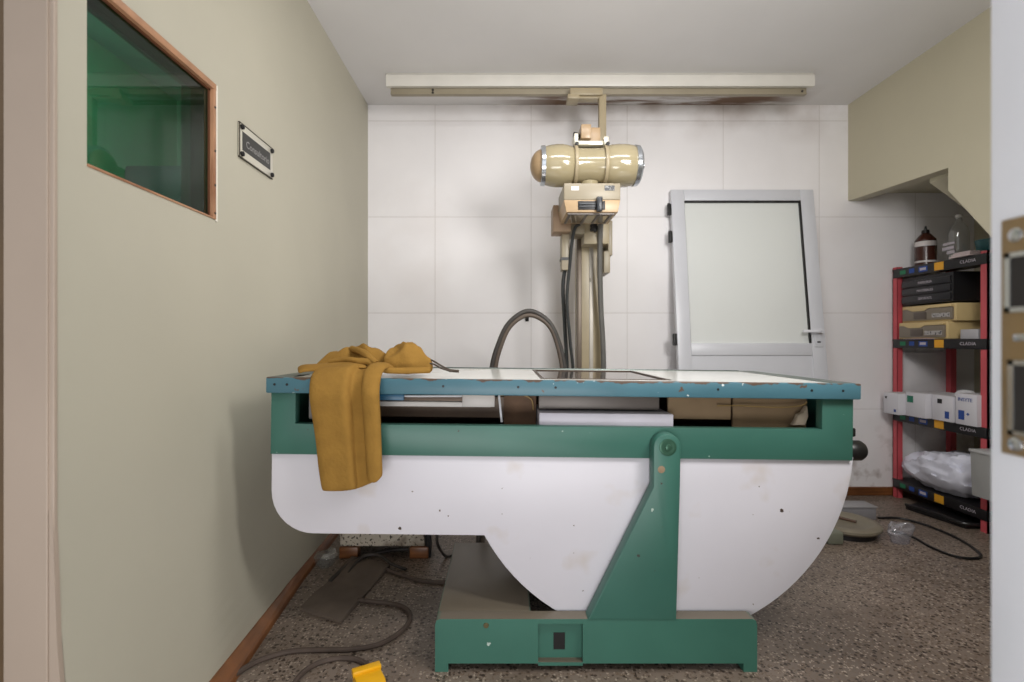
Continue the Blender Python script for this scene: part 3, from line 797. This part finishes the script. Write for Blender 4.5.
def cloth(rows, thick=.010, sub=2, name='cloth', parent=None, amp=0.0):
    """rows: grid of 3-D points -> thick smooth sheet"""
    bm = bmesh.new()
    V = [[bm.verts.new(p) for p in r] for r in rows]
    for i in range(len(V) - 1):
        for j in range(len(V[0]) - 1):
            bm.faces.new((V[i][j], V[i][j + 1], V[i + 1][j + 1], V[i + 1][j]))
    bmesh.ops.recalc_face_normals(bm, faces=bm.faces)
    me = bpy.data.meshes.new(name)
    off = wloc(parent) if parent is not None else Vector()
    bmesh.ops.translate(bm, vec=-off, verts=bm.verts)
    bm.to_mesh(me); bm.free(); me.materials.append(m_jac)
    o = bpy.data.objects.new(name, me); COL.objects.link(o); o.parent = parent
    s = o.modifiers.new('thickness', 'SOLIDIFY'); s.thickness = thick; s.offset = 0
    b = o.modifiers.new('smooth', 'SUBSURF'); b.levels = b.render_levels = sub
    me.shade_smooth()
    return o


def strip(top, edge, low, bottom, n=12, sag=0.0):
    """hanging sleeve: columns across, rows from the table top over the rim and down"""
    rows = []
    rows.append(top); rows.append([a.lerp(b, .55) + Vector((0, 0, .012)) for a, b in zip(top, edge)])
    rows.append(edge)
    for k in range(1, n + 1):
        t = k / n
        rows.append([a.lerp(b, t) for a, b in zip(low, bottom)])
    for r_ in rows[3:]:
        for p in r_:
            q_ = Vector((p.x * 13 + p.z * 3, 2.0, p.z * 7))
            p.y -= .009 * max(-.4, mnoise.noise(q_))
    return rows


def hang(us, px_top, px_bot, y_bot, yoff, back, ztop=.0, fr0=0):
    """us: list of (u 0..1, forward bulge)"""
    top, edge, low, bot = [], [], [], []
    for u, f in us:
        xt = px_top[0] + (px_top[1] - px_top[0]) * u
        xb = px_bot[0] + (px_bot[1] - px_bot[0]) * u
        yb = y_bot[0] + (y_bot[1] - y_bot[0]) * u + 5 * math.sin(math.pi * u)
        Xt = (xt - CX) * 1.59 / FPX
        top.append(Vector((Xt + .02, back, TZ(Xt) + .015 + ztop + f * .7)))
        edge.append(Vector((Xt, 1.600 - yoff * .4 - f * .3, TZ(Xt) + .016 + ztop + f * .5)))
        low.append(Vector((Xt, 1.577 - yoff - f, TZ(Xt) - .012 + ztop * .6)))
        b = P(xb, yb, 1.585 - yoff - f * .8)
        bot.append(b)
    return strip(top, edge, low, bot)


# main hanging panel, then the folded-over second layer on its right
us = [(0, -.008), (.04, .006), (.14, .014), (.28, .016), (.42, .020), (.50, .026), (.545, .024), (.565, .008), (.59, -.006), (.68, -.004), (.78, .004), (.9, .004), (1, 0)]
cloth(hang(us, (310, 380), (323, 381), (491, 479), .006, 1.72), .012, 2, 'hanging_panel', jk)
us2 = [(0, -.012), (.08, .006), (.25, .014), (.5, .016), (.75, .014), (.92, .006), (1, -.012)]
cloth(hang(us2, (364, 381), (368, 382), (481, 476), .024, 1.70, .012), .010, 2, 'folded_sleeve', jk)


def heap(name, cxp, cyY, rx, ry, hh, seed, ridge=.3, rot=0.0, pinch=0.0):
    """crumpled bundle: closed mound with sharp folds"""
    rows = []
    c = Vector((cxp, cyY, TZ(cxp)))
    na, nr = 40, 12
    bm = bmesh.new()
    rings = []
    for j in range(nr + 1):
        t = j / nr
        ring = []
        for i in range(na):
            a = 2 * math.pi * i / na
            lob = 1 + .16 * math.sin(2 * a + seed) + .12 * math.sin(3 * a + seed * 2.1) + .06 * math.sin(7 * a + seed)
            rad = math.sin(min(1.12, t * 1.12) * math.pi / 2) if t < .9 else 1 - (t - .9) * .9
            x, y = rx * lob * rad * math.cos(a), ry * lob * rad * math.sin(a)
            x, y = x * math.cos(rot) - y * math.sin(rot), x * math.sin(rot) + y * math.cos(rot)
            z = hh * (1 - t) ** .8 if t < 1 else 0
            z = hh * max(0, 1 - t ** 1.7)
            f = mnoise.noise(Vector((x * 14 + seed, y * 14, z * 10)))
            z *= 1 + ridge * (1 - abs(f) * 3)
            z += .008 * mnoise.noise(Vector((x * 40, y * 40 + seed, 3)))*(1-t)
            ring.append(bm.verts.new(c + Vector((x, y, max(.004, z + .004)))))
        rings.append(ring)
    for A, B in zip(rings, rings[1:]):
        for i in range(na): bm.faces.new((A[i], A[(i + 1) % na], B[(i + 1) % na], B[i]))
    bm.faces.new(rings[-1])
    bmesh.ops.remove_doubles(bm, verts=bm.verts, dist=.0002)
    bmesh.ops.recalc_face_normals(bm, faces=bm.faces)
    me = bpy.data.meshes.new(name)
    bmesh.ops.translate(bm, vec=-wloc(jk), verts=bm.verts)
    bm.to_mesh(me); bm.free(); me.materials.append(m_jac)
    o = bpy.data.objects.new(name, me); COL.objects.link(o); o.parent = jk
    s = o.modifiers.new('smooth', 'SUBSURF'); s.levels = s.render_levels = 1
    me.shade_smooth()
    return o


heap('jacket_body', -.535, 1.78, .108, .085, .088, 1.3, .35)
heap('hood', -.352, 1.77, .098, .075, .088, 4.2, .35)
# flat tail to the left and the rolled collar between
def P2(px, py, Y): return P(px, py, Y)
tl = []
for k, (px, py) in enumerate(((298, 371), (303, 368), (312, 368), (325, 367), (340, 365), (356, 364), (368, 366))):
    tl.append([P(px, py + 3, 1.64), P(px, py - .5, 1.67), P(px - .4, py - 2.2, 1.71), P(px, py - 1.5, 1.76)])
cloth(tl, .014, 2, 'hem', jk)
rl = [P(330, 363, 1.70), P(345, 360, 1.69), P(358, 361, 1.67), P(369, 362, 1.66), P(376, 367, 1.65), P(392, 370.5, 1.655), P(412, 370.5, 1.66), P(430, 370, 1.67)]
obj('collar_roll', MB().tube(rl, .011, 10, 5), m_jac, jk, smooth=80)
rl = [P(352, 349, 1.77), P(362, 352, 1.71), P(370, 358, 1.67), P(376, 364, 1.65)]
obj('fold_roll', MB().tube(rl, .012, 10, 5), m_jac, jk, smooth=80)
mb = MB().tube([P(424, 362, 1.74), P(431, 360, 1.74), P(440, 365, 1.72), P(449, 369.5, 1.72), P(458, 370.8, 1.72)], .003, 8).tube([P(424, 363, 1.73), P(433, 364, 1.73), P(442, 368.5, 1.71), P(452, 371.3, 1.71)], .003, 8).cyl(P(449, 370.5, 1.715), P(459, 371.3, 1.715), .005, 8)
plabel(obj('drawcord', mb, M('dark_cord', (70, 58, 48), .7), jk), 'dark drawcord with a tan end')

# ------------------------------------------------------------------ red shelf unit in the recess
m_red = M('red_shelf_paint', (196, 82, 90), .45, var=.06)
m_fas = M('black_shelf_edge', (24, 22, 24), .4)
SX0, SX1, SY0, SY1 = 2.625, 3.02, 2.72, 3.385
sh = thing('shelf_unit', 'red metal shelf unit with black shelves in the recess under the stairs', 'shelf', ((SX0 + SX1) / 2, (SY0 + SY1) / 2, 0))
for x in (SX0, SX1 - .035):
    for y in (SY0, SY1 - .04):
        obj('post', MB().box(x, x + .035, y, y + .004, 0, 1.545).box(x, x + .004, y, y + .04, 0, 1.545).box(x, x + .035, y + (.036 if y > 3 else 0), y + (.04 if y > 3 else .004), 0, 1.545), m_red, sh)
SZ = (.125, .575, 1.062, 1.53)
m_yel = M('yellow_sticker', (222, 160, 40), .5)
m_mark = M('pale_print', (190, 182, 190), .6)
m_bluem = M('blue_print', (40, 74, 150), .6)
m_greenm = M('green_print', (40, 120, 84), .6)
for i, z in enumerate(SZ):
    s = obj('shelf_board', MB().box(SX0 - .004, SX1, SY0 + .002, SY1 - .002, z - .012, z, .001).box(SX0 - .006, SX0 - .001, SY0, SY1 - .01, z - .058, z, .001).box(SX0, SX1, SY0 - .003, SY0 + .001, z - .058, z), m_fas, sh)
    xf = SX0 - .0068
    obj('yellow_sticker', MB().box(xf, xf + .001, 2.985, 3.05, z - .052, z - .004), m_yel, s)
    Tm = lambda y, zz: Matrix(((0, 0, -1, xf), (-1, 0, 0, y), (0, 1, 0, zz), (0, 0, 0, 1)))
    obj('edge_lettering', MB().text('CLADIA', .026, Tm(2.83, z - .028), .0003, 1.1), m_mark, s, smooth=0)
    obj('white_mark', MB().box(xf - .001, xf, 3.11, 3.155, z - .036, z - .020), m_mark, s)
    obj('blue_mark', MB().box(xf, xf + .001, 3.10, 3.165, z - .046, z - .012), m_bluem, s)
    obj('blue_mark', MB().box(xf, xf + .001, 3.2, 3.24, z - .042, z - .014), m_bluem, s)
    obj('green_mark', MB().box(xf, xf + .001, 3.27, 3.315, z - .042, z - .016), m_greenm, s)

# top shelf
m_brown = M('brown_bottle_plastic', (66, 34, 26), .25, var=.1)
bo = thing('brown_bottle', 'brown plastic bottle with pointed cap on the top shelf', 'bottle', (2.75, 3.27, SZ[3]))
br = obj('bottle_body', MB().lathe((2.75, 3.27, SZ[3]), (0, 0, 1), [(0, .052), (.004, .057), (.17, .057), (.18, .056), (.215, .03), (.225, .018), (.235, .018)], 28), m_brown, bo)
obj('bottle_cap', MB().lathe((2.75, 3.27, SZ[3] + .226), (0, 0, 1), [(0, .022), (.018, .020), (.022, .008), (.045, .005), (.046, 0)], 18), m_black, bo)
obj('bottle_label', MB().lathe((2.75, 3.27, SZ[3] + .135), (0, 0, 1), [(0, .0578), (.032, .0578)], 28, False), M('white_bottle_label', (205, 198, 196), .5), bo)
obj('bottle_band', MB().lathe((2.75, 3.27, SZ[3] + .03), (0, 0, 1), [(0, .0578), (.012, .0578)], 28, False), bpy.data.materials['white_bottle_label'], bo)
bo = thing('clear_bottle', 'clear empty plastic bottle standing right of the brown one on the top shelf', 'bottle', (2.76, 3.04, SZ[3]))
m_clear = glass_mat('clear_plastic', (.86, .86, .86), .10, .08, .06)
obj('bottle_body', MB().lathe((2.76, 3.04, SZ[3]), (0, 0, 1), [(0, .045), (.01, .052), (.05, .050), (.06, .046), (.07, .050), (.17, .050), (.21, .04), (.245, .016), (.27, .015)], 28), m_clear, bo)
obj('bottle_cap', MB().lathe((2.76, 3.04, SZ[3] + .268), (0, 0, 1), [(0, .018), (.018, .017), (.019, 0)], 16), M('pale_cap', (190, 188, 182), .5), bo)
for y0, y1, z0, z1 in ((3.01, 3.09, .075, .095), (3.005, 3.085, .105, .12), (3.005, 3.06, .05, .068)):
    obj('label_strip', MB().box(2.702, 2.704, y0, y1, SZ[3] + z0, SZ[3] + z1), m_mark, bo)
o = obj('teal_bowl', MB().lathe((2.79, 2.86, SZ[3]), (0, 0, 1), [(0, .035), (.004, .045), (.05, .07), (.10, .078), (.10, .073), (.05, .064), (.01, .03), (.008, 0)], 28), M('teal_plastic', (30, 84, 88), .4), loc=(2.79, 2.86, SZ[3]))
tag(o, 'teal plastic bowl at the right end of the top shelf', 'bowl')
pp = MB()
for k in range(3): pp.box(2.60 + k * .006, 2.70, 2.80 + k * .004, 2.93 - k * .008, SZ[3] + .002 + k * .010, SZ[3] + .010 + k * .010, .002)
o = obj('folded_papers', pp, M('pinkish_paper', (206, 190, 190), .8), loc=(2.65, 2.86, SZ[3])); tag(o, 'folded white papers on the edge of the top shelf', 'paper')

# storage boxes on the third shelf
m_bdr = M('black_box_plastic', (27, 26, 29), .35)
bx = thing('drawer_box', 'black plastic box with three slim drawers under the top shelf', 'drawer box', (2.8, 3.15, 1.285))
obj('box_body', MB().box(2.64, 2.95, 2.945, 3.325, 1.286, 1.462, .004), m_bdr, bx)
for k in range(3):
    z = 1.298 + k * .050
    d = obj('drawer', MB().box(2.628, 2.645, 2.955, 3.315, z, z + .040, .004), M('black_drawer_plastic', (36, 35, 39), .3), bx)
    mb = MB().text(('SERVICIOS', 'MATERIALES', 'PAPELERIA')[k], .022, Matrix(((0, 0, -1, 2.6272), (-1, 0, 0, 3.13), (0, 1, 0, z + .02), (0, 0, 0, 1))), .0003)
    plabel(obj('drawer_label', mb, m_mark, d, smooth=0), 'white lettering')
m_tan = M('yellow_tan_plastic', (206, 182, 132), .4, var=.05)
m_tray = M('smoky_drawer_plastic', (128, 118, 104), .3, var=.06)
for k, (z, y1, lab, xo) in enumerate(((1.063, 3.338, 'beige plastic drawer box standing on the third shelf', -.016), (1.170, 3.33, 'beige plastic drawer box stacked under the black one', 0))):
    bx = thing('drawer_box', lab, 'drawer box', (2.8, 3.15, z), 'beige drawer boxes')
    y0 = 2.93 if k else 2.965
    obj('box_body', MB().box(2.645 + xo, 2.96, y0, y1, z, z + .106, .005), m_tan, bx)
    f = obj('drawer', MB().box(2.634 + xo, 2.648 + xo, y0 + .015, y1 - .015, z + .010, z + .084, .004), m_tray, bx)
    obj('drawer_lip', MB().prism([(y0 + .015, z + .096), (y1 - .02, z + .096), (y1 - .06, z + .084), (y1 - .10, z + .070), (y1 - .19, z + .070), (y1 - .22, z + .084), (y0 + .015, z + .086)], 'x', 2.629 + xo, 2.645 + xo), m_tan, f)
    obj('drawer_handle', MB().box(2.630 + xo, 2.635 + xo, y1 - .205, y1 - .11, z + .018, z + .062, .002), M('brown_window', (92, 82, 74), .3), f)
    xf = 2.6322 + xo
    mb = MB().box(xf, xf + .002, y0 + .03, y0 + .155, z + .025, z + .05)
    plabel(obj('drawer_label', mb, M('grey_label', (176, 172, 170), .5, spots=[((70, 68, 70), 90, .55, .6)]), f), 'pale label strip')
o = obj('small_box', MB().box(2.64, 2.76, 2.79, 2.90, SZ[2], SZ[2] + .055, .003).box(2.637, 2.641, 2.85, 2.86, SZ[2] + .025, SZ[2] + .032), M('pale_grey_box', (178, 176, 180), .5), loc=(2.7, 2.84, SZ[2]))
tag(o, 'small pale grey box at the right end of the third shelf', 'box')
tk = MB()
o = obj('papers', MB().box(2.595, 2.68, 3.06, 3.24, SZ[2] + .0005, SZ[2] + .0025), M('lilac_paper', (196, 178, 208), .7), loc=(2.62, 3.15, SZ[2])); tag(o, 'lilac paper lying under the lower beige drawer box', 'paper')

# second shelf: medicine boxes
m_box = M('white_carton', (214, 212, 218), .6, var=.03)


def carton(lab, x0, x1, y0, y1, h, marks, grp='white cartons on the second shelf'):
    z = SZ[1]
    t_ = thing('carton', lab, 'box', ((x0 + x1) / 2, (y0 + y1) / 2, z), grp)
    obj('carton_body', MB().box(x0, x1, y0, y1, z, z + h, .002), m_box, t_)
    obj('carton_flap', MB().box(x0 + .002, x1 - .002, y0 + .003, y1 - .003, z + h, z + h + .002), M('carton_flap', (200, 196, 198), .6), t_)
    for (a, b, c, d, mm, nm) in marks:
        obj(nm, MB().box(x0 - .0012, x0 + .001, y1 - (y1 - y0) * b, y1 - (y1 - y0) * a, z + h * c, z + h * d), mm, t_)
    return t_


m_tealm = M('teal_print', (44, 120, 96), .6); m_bk = M('black_print', (34, 32, 36), .6)
carton('small white carton overhanging the left end of the second shelf', 2.52, 2.74, 3.205, 3.33, .135, [(.12, .25, .72, .82, m_bk, 'printed_mark'), (.72, .85, .12, .25, m_bluem, 'blue_mark')])
carton('white carton with a teal mark second from left on the second shelf', 2.565, 2.80, 3.055, 3.20, .150, [(.08, .4, .58, .86, m_tealm, 'teal_mark')])
c = carton('white carton with black strip and blue square on the second shelf', 2.60, 2.80, 2.905, 3.045, .150, [(.28, .5, .68, .86, m_bk, 'black_mark'), (.64, .84, .12, .40, m_bluem, 'blue_mark')])
c = carton('tall white carton with blue lettering at the right of the second shelf', 2.60, 2.80, 2.755, 2.885, .175, [(.14, .42, .16, .46, m_bluem, 'blue_mark')])
mb = MB().text('INSYTE', .028, Matrix(((0, 0, -1, 2.5986), (-1, 0, 0, 2.825), (0, 1, 0, SZ[1] + .142), (0, 0, 0, 1))), .0004)
obj('blue_lettering', mb, m_bluem, c, smooth=0)
obj('blue_cross', MB().prism([(2.80, SZ[1] + .06), (2.805, SZ[1] + .06), (2.805, SZ[1] + .055), (2.811, SZ[1] + .055), (2.811, SZ[1] + .06), (2.816, SZ[1] + .06), (2.816, SZ[1] + .066), (2.811, SZ[1] + .066), (2.811, SZ[1] + .071), (2.805, SZ[1] + .071), (2.805, SZ[1] + .066), (2.80, SZ[1] + .066)], 'x', 2.5985, 2.60), m_bluem, c)
o = obj('bowl', MB().lathe((2.70, 2.93, SZ[1] + .153), (0, 0, 1), [(0, .052), (.012, .05), (.03, .034), (.036, .015), (.036, 0)], 24), M('white_bowl', (216, 214, 218), .3), loc=(2.70, 2.93, SZ[1] + .153)); tag(o, 'small upturned white bowl on top of the second shelf cartons', 'bowl')
o = obj('tall_bin', MB().prism([(2.68, SZ[1]), (2.86, SZ[1]), (2.88, SZ[1] + .34), (2.66, SZ[1] + .34)], 'y', 2.77, 2.90, .004) if False else MB().box(2.815, 2.97, 2.77, 2.94, SZ[1], SZ[1] + .30, .006).box(2.810, 2.975, 2.765, 2.945, SZ[1] + .27, SZ[1] + .285, .002), M('grey_tub', (150, 142, 134), .5), loc=(2.89, 2.85, SZ[1]))
tag(o, 'grey tub standing behind the tall carton on the second shelf', 'tub')
o = obj('poster_board', MB().box(2.70, 2.99, 3.388, 3.396, SZ[1], SZ[1] + .40, .001).box(2.70, 2.99, 3.384, 3.389, SZ[1] + .39, SZ[1] + .40, .001), M('white_board', (214, 210, 212), .5), loc=(2.85, 3.39, SZ[1]))
tag(o, 'white board standing upright behind the cartons on the second shelf', 'board')

# bottom shelf: filled plastic bag
def bag(name, c, rx, ry, h, seed, mat, crumple=1.0):
    bm = bmesh.new(); na, nr = 72, 26; rings = []
    for j in range(nr + 1):
        t = j / nr; ring = []
        ph = t * math.pi * .94
        for i in range(na):
            a = 2 * math.pi * i / na
            k = (abs(math.cos(a)) ** 3 + abs(math.sin(a)) ** 3) ** (-1 / 3)
            rad = math.sin(ph) ** .55
            x, y = rx * k * rad * math.cos(a), ry * k * rad * math.sin(a)
            z = h * (.5 + .5 * math.cos(ph))
            z *= 1 + .22 * y / ry * -1
            f = 1 - abs(mnoise.noise(Vector((x * 11 + seed, y * 9, z * 14)))) * 2.4
            g_ = 1 - abs(mnoise.noise(Vector((x * 26, y * 22 + seed, z * 30)))) * 2.2
            d = crumple * (.016 * f + .009 * g_)
            ring.append(bm.verts.new((c[0] + x + d * math.cos(a), c[1] + y + d * math.sin(a), c[2] + max(0, z + (d if t < .9 else 0)))))
        rings.append(ring)
    for A, B in zip(rings, rings[1:]):
        for i in range(na): bm.faces.new((A[i], A[(i + 1) % na], B[(i + 1) % na], B[i]))
    bm.faces.new(rings[-1]); bmesh.ops.remove_doubles(bm, verts=bm.verts, dist=.0003)
    bmesh.ops.recalc_face_normals(bm, faces=bm.faces)
    m_ = MB(); m_.bm.free(); m_.bm = bm
    return obj(name, m_, mat, loc=c, smooth=50)


m_bag = M('white_plastic_bag', (222, 223, 236), .25, var=.05, vscale=10)
o = bag('plastic_bag', (2.765, 3.07, SZ[0] + .001), .165, .26, .22, 2.2, m_bag, 1.35)
tag(o, 'stuffed white plastic bag lying on the bottom shelf', 'bag')
bg = thing('wall_box', 'pale grey box fixed across the front red post near the floor', 'box', (2.64, 2.66, .2))
obj('box_body', MB().prism([(2.535, .215), (2.70, .205), (2.71, .455), (2.525, .455)], 'y', 2.60, 2.716, .004), m_greyp, bg)
obj('box_lid', MB().box(2.518, 2.716, 2.594, 2.718, .452, .466, .003), M('pale_grey_lid', (176, 176, 176), .45), bg)
tr = thing('black_tray', 'flat black plastic tray lying on the floor under the bottom shelf', 'tray', (2.7, 2.95, 0))
obj('tray_body', MB().prism([(2.50, 3.12), (2.62, 3.18), (2.92, 3.1), (2.9, 2.8), (2.57, 2.79)], 'z', 0, .026, .006), m_black, tr)
obj('tray_rim', MB().tube([(2.50, 3.12, .03), (2.55, 2.95, .03), (2.57, 2.79, .03), (2.75, 2.79, .03), (2.9, 2.8, .03)], .009), M('black_rim', (34, 32, 33), .3), tr)

# ------------------------------------------------------------------ floor things on the right
ft = thing('foot_switch', 'round beige foot switch on the floor at the right end of the table', 'foot switch', (1.88, 2.70, 0))
m_fs = M('dirty_beige_plastic', (122, 114, 98), .5, var=.1, vscale=10)
mb = MB().lathe((1.865, 2.76, .03), (0, 0, 1), [(0, .13), (.0, .165), (.012, .178), (.024, .178), (.032, .168), (.034, .14), (.030, .132), (.030, 0)], 44)
obj('switch_disc', mb, m_fs, ft)
obj('switch_base', MB().lathe((1.865, 2.76, 0), (0, 0, 1), [(0, .15), (.031, .15)], 36), m_black, ft)
obj('switch_lever', MB().tube([(1.78, 2.86, .066), (1.85, 2.79, .068), (1.91, 2.72, .066)], .008, 8), M('brown_lever', (82, 58, 44), .5), ft)
obj('switch_toe', MB().box(1.66, 1.745, 2.57, 2.69, 0, .065, .012), M('grey_green_toe', (112, 114, 100), .5), ft)
o = thing('metal_box', 'low grey metal box on the floor behind the round foot switch', 'box', (2.1, 2.98, 0))
obj('box_body', MB().box(1.96, 2.18, 2.935, 3.04, 0, .072, .004), M('grey_box_paint', (140, 138, 142), .45), o)
obj('box_lid', MB().box(1.955, 2.185, 2.93, 3.045, .07, .078, .002), M('grey_lid_paint', (150, 148, 150), .45), o)
cp = bag('plastic_cup', (2.055, 2.60, .001), .042, .036, .09, 6.1, glass_mat('crumpled_clear_plastic', (.84, .84, .87), .14, .12, .16, (220, 220, 230)))
tag(cp, 'crumpled clear plastic packet on the floor beside the black cord', 'packet')
pts = [F(878, 519), F(900, 519.5), F(925, 526), F(950, 536), F(970, 547), F(981, 557), F(972, 560), F(952, 557), F(930, 548), F(912, 538), F(892, 532)]
for p in pts: p.z = .007
o = obj('cord', MB().tube(pts, .0065, 8), m_black, loc=(2.3, 2.7, 0)); tag(o, 'black cord looping across the floor in front of the shelf', 'cord')

# ------------------------------------------------------------------ floor things on the left
def floor_cable(px, r, lab, mat=m_cable, zs=None):
    pts = [F(*p) for p in px]
    for i, p in enumerate(pts): p.z = r + (zs[i] if zs else 0)
    o = obj('cable', MB().tube(pts, r, 8), mat, loc=(pts[0].x, pts[0].y, 0))
    return tag(o, lab, 'cable')


floor_cable([(226, 688), (240, 674), (262, 662), (290, 654), (320, 652.5), (350, 652), (378, 647), (398, 636), (409, 624), (409, 614), (398, 607), (376, 604), (358, 602)], .0085, 'thick brown cable curving from under the grey mat to the baseboard')
floor_cable([(285, 700), (300, 678), (315, 667), (335, 661), (352, 661), (362, 664), (374, 672)], .008, 'brown cable running to the yellow plastic block')
floor_cable([(386, 571), (400, 576), (420, 582), (440, 584), (452, 583)], .008, 'short dark cable between the grey mat and the table base')
m_dkc = M('black_dusty_cable', (48, 42, 38), .6, var=.2)
floor_cable([(330, 583), (342, 572), (355, 562), (372, 556), (392, 552), (408, 551)], .009, 'dark cable tangled along the foot of the white box', m_dkc)
floor_cable([(348, 575), (362, 563), (378, 561), (392, 568), (406, 571)], .007, 'short dark cable lying bent across the top end of the grey mat', m_dkc, [0, .02, .022, .012, 0])
pts = [P(436, 505, 2.34), P(437, 530, 2.34), P(438, 545, 2.33), F(446, 558), F(455, 556)]
pts[3].z = pts[4].z = .007
tag(obj('cable', MB().tube(pts, .007, 8), m_dkc, loc=(-.3, 2.3, 0)), 'dark cable hanging straight down beside the black strip of the white box', 'cable')
# grey mat
q = [F(300, 611), F(341, 624.5), F(390, 567), F(352, 559)]
mt = MB()
rows = []
for i in range(9):
    t = i / 8
    a = q[0].lerp(q[3], t); b = q[1].lerp(q[2], t)
    zz = .012 + .006 * math.sin(t * 9)
    rows.append([Vector((*(a.lerp(b, k / 4)).xy, zz)) for k in range(5)])
bm = mt.bm
V = [[bm.verts.new(p) for p in r] for r in rows]; V0 = [[bm.verts.new((p.x, p.y, .001)) for p in r] for r in rows]
n, k_ = len(V), len(V[0])
for i in range(n - 1):
    for j in range(k_ - 1):
        bm.faces.new((V[i][j], V[i][j + 1], V[i + 1][j + 1], V[i + 1][j])); bm.faces.new((V0[i][j], V0[i + 1][j], V0[i + 1][j + 1], V0[i][j + 1]))
for i in range(n - 1):
    bm.faces.new((V[i][0], V[i + 1][0], V0[i + 1][0], V0[i][0])); bm.faces.new((V[i][-1], V0[i][-1], V0[i + 1][-1], V[i + 1][-1]))
for j in range(k_ - 1):
    bm.faces.new((V[0][j], V0[0][j], V0[0][j + 1], V[0][j + 1])); bm.faces.new((V[-1][j], V[-1][j + 1], V0[-1][j + 1], V0[-1][j]))
bmesh.ops.recalc_face_normals(bm, faces=bm.faces)
o = obj('rubber_mat', mt, M('dusty_grey_rubber', (96, 84, 74), .8, var=.15, vscale=14), loc=(q[0].x, q[0].y, 0), smooth=50)
tag(o, 'flat dusty grey rubber slab on the floor under the left of the table', 'mat')
# low white box with wooden feet
eb = thing('equipment_box', 'dirty white low box on wooden feet under the left of the table', 'box', (-.6, 2.5, 0))
m_dirty = M('dirty_white_paint', (188, 178, 162), .6, var=.1, spots=[((52, 44, 38), 75, .56, .62), ((96, 80, 66), 8, .5, .7)])
obj('box_body', MB().box(-.80, -.39, 2.42, 2.75, .055, .30, .006), m_dirty, eb)
for x in (-.80, -.46):
    obj('wooden_foot', MB().box(x, x + .09, 2.41, 2.47, 0, .055, .004), m_wood, eb)
obj('black_strip', MB().box(-.386, -.36, 2.42, 2.46, 0, .30, .003), m_black, eb)
o = bag('plastic_wrapper', (-.83, 2.33, .001), .03, .05, .05, 3.3, m_clear); tag(o, 'scrap of clear plastic wrapper by the left baseboard', 'wrapper')
pts = [P(455, 534, 2.3), P(462, 545, 2.28), P(475, 550, 2.26), P(490, 549, 2.26), P(500, 545, 2.26)]
# yellow block
yb = thing('wedge_block', 'bright yellow plastic block at the bottom edge of the floor', 'block', (-.42, 1.50, 0))
m_yp = M('yellow_plastic', (232, 172, 18), .4, var=.06)
T = Matrix.Translation((-.408, 1.505, 0)) @ Matrix.Rotation(R(28), 4, 'Z')
mb = MB().prism([(-.05, 0), (.05, 0), (.05, .035), (-.03, .042), (-.05, .03)], 'x', -.04, .04, .002)
bmesh.ops.transform(mb.bm, matrix=T, verts=mb.bm.verts)
obj('block_body', mb, m_yp, yb)
mb = MB().box(-.043, .043, .026, .052, .030, .048, .003)
bmesh.ops.transform(mb.bm, matrix=T, verts=mb.bm.verts)
obj('block_lip', mb, m_yp, yb)
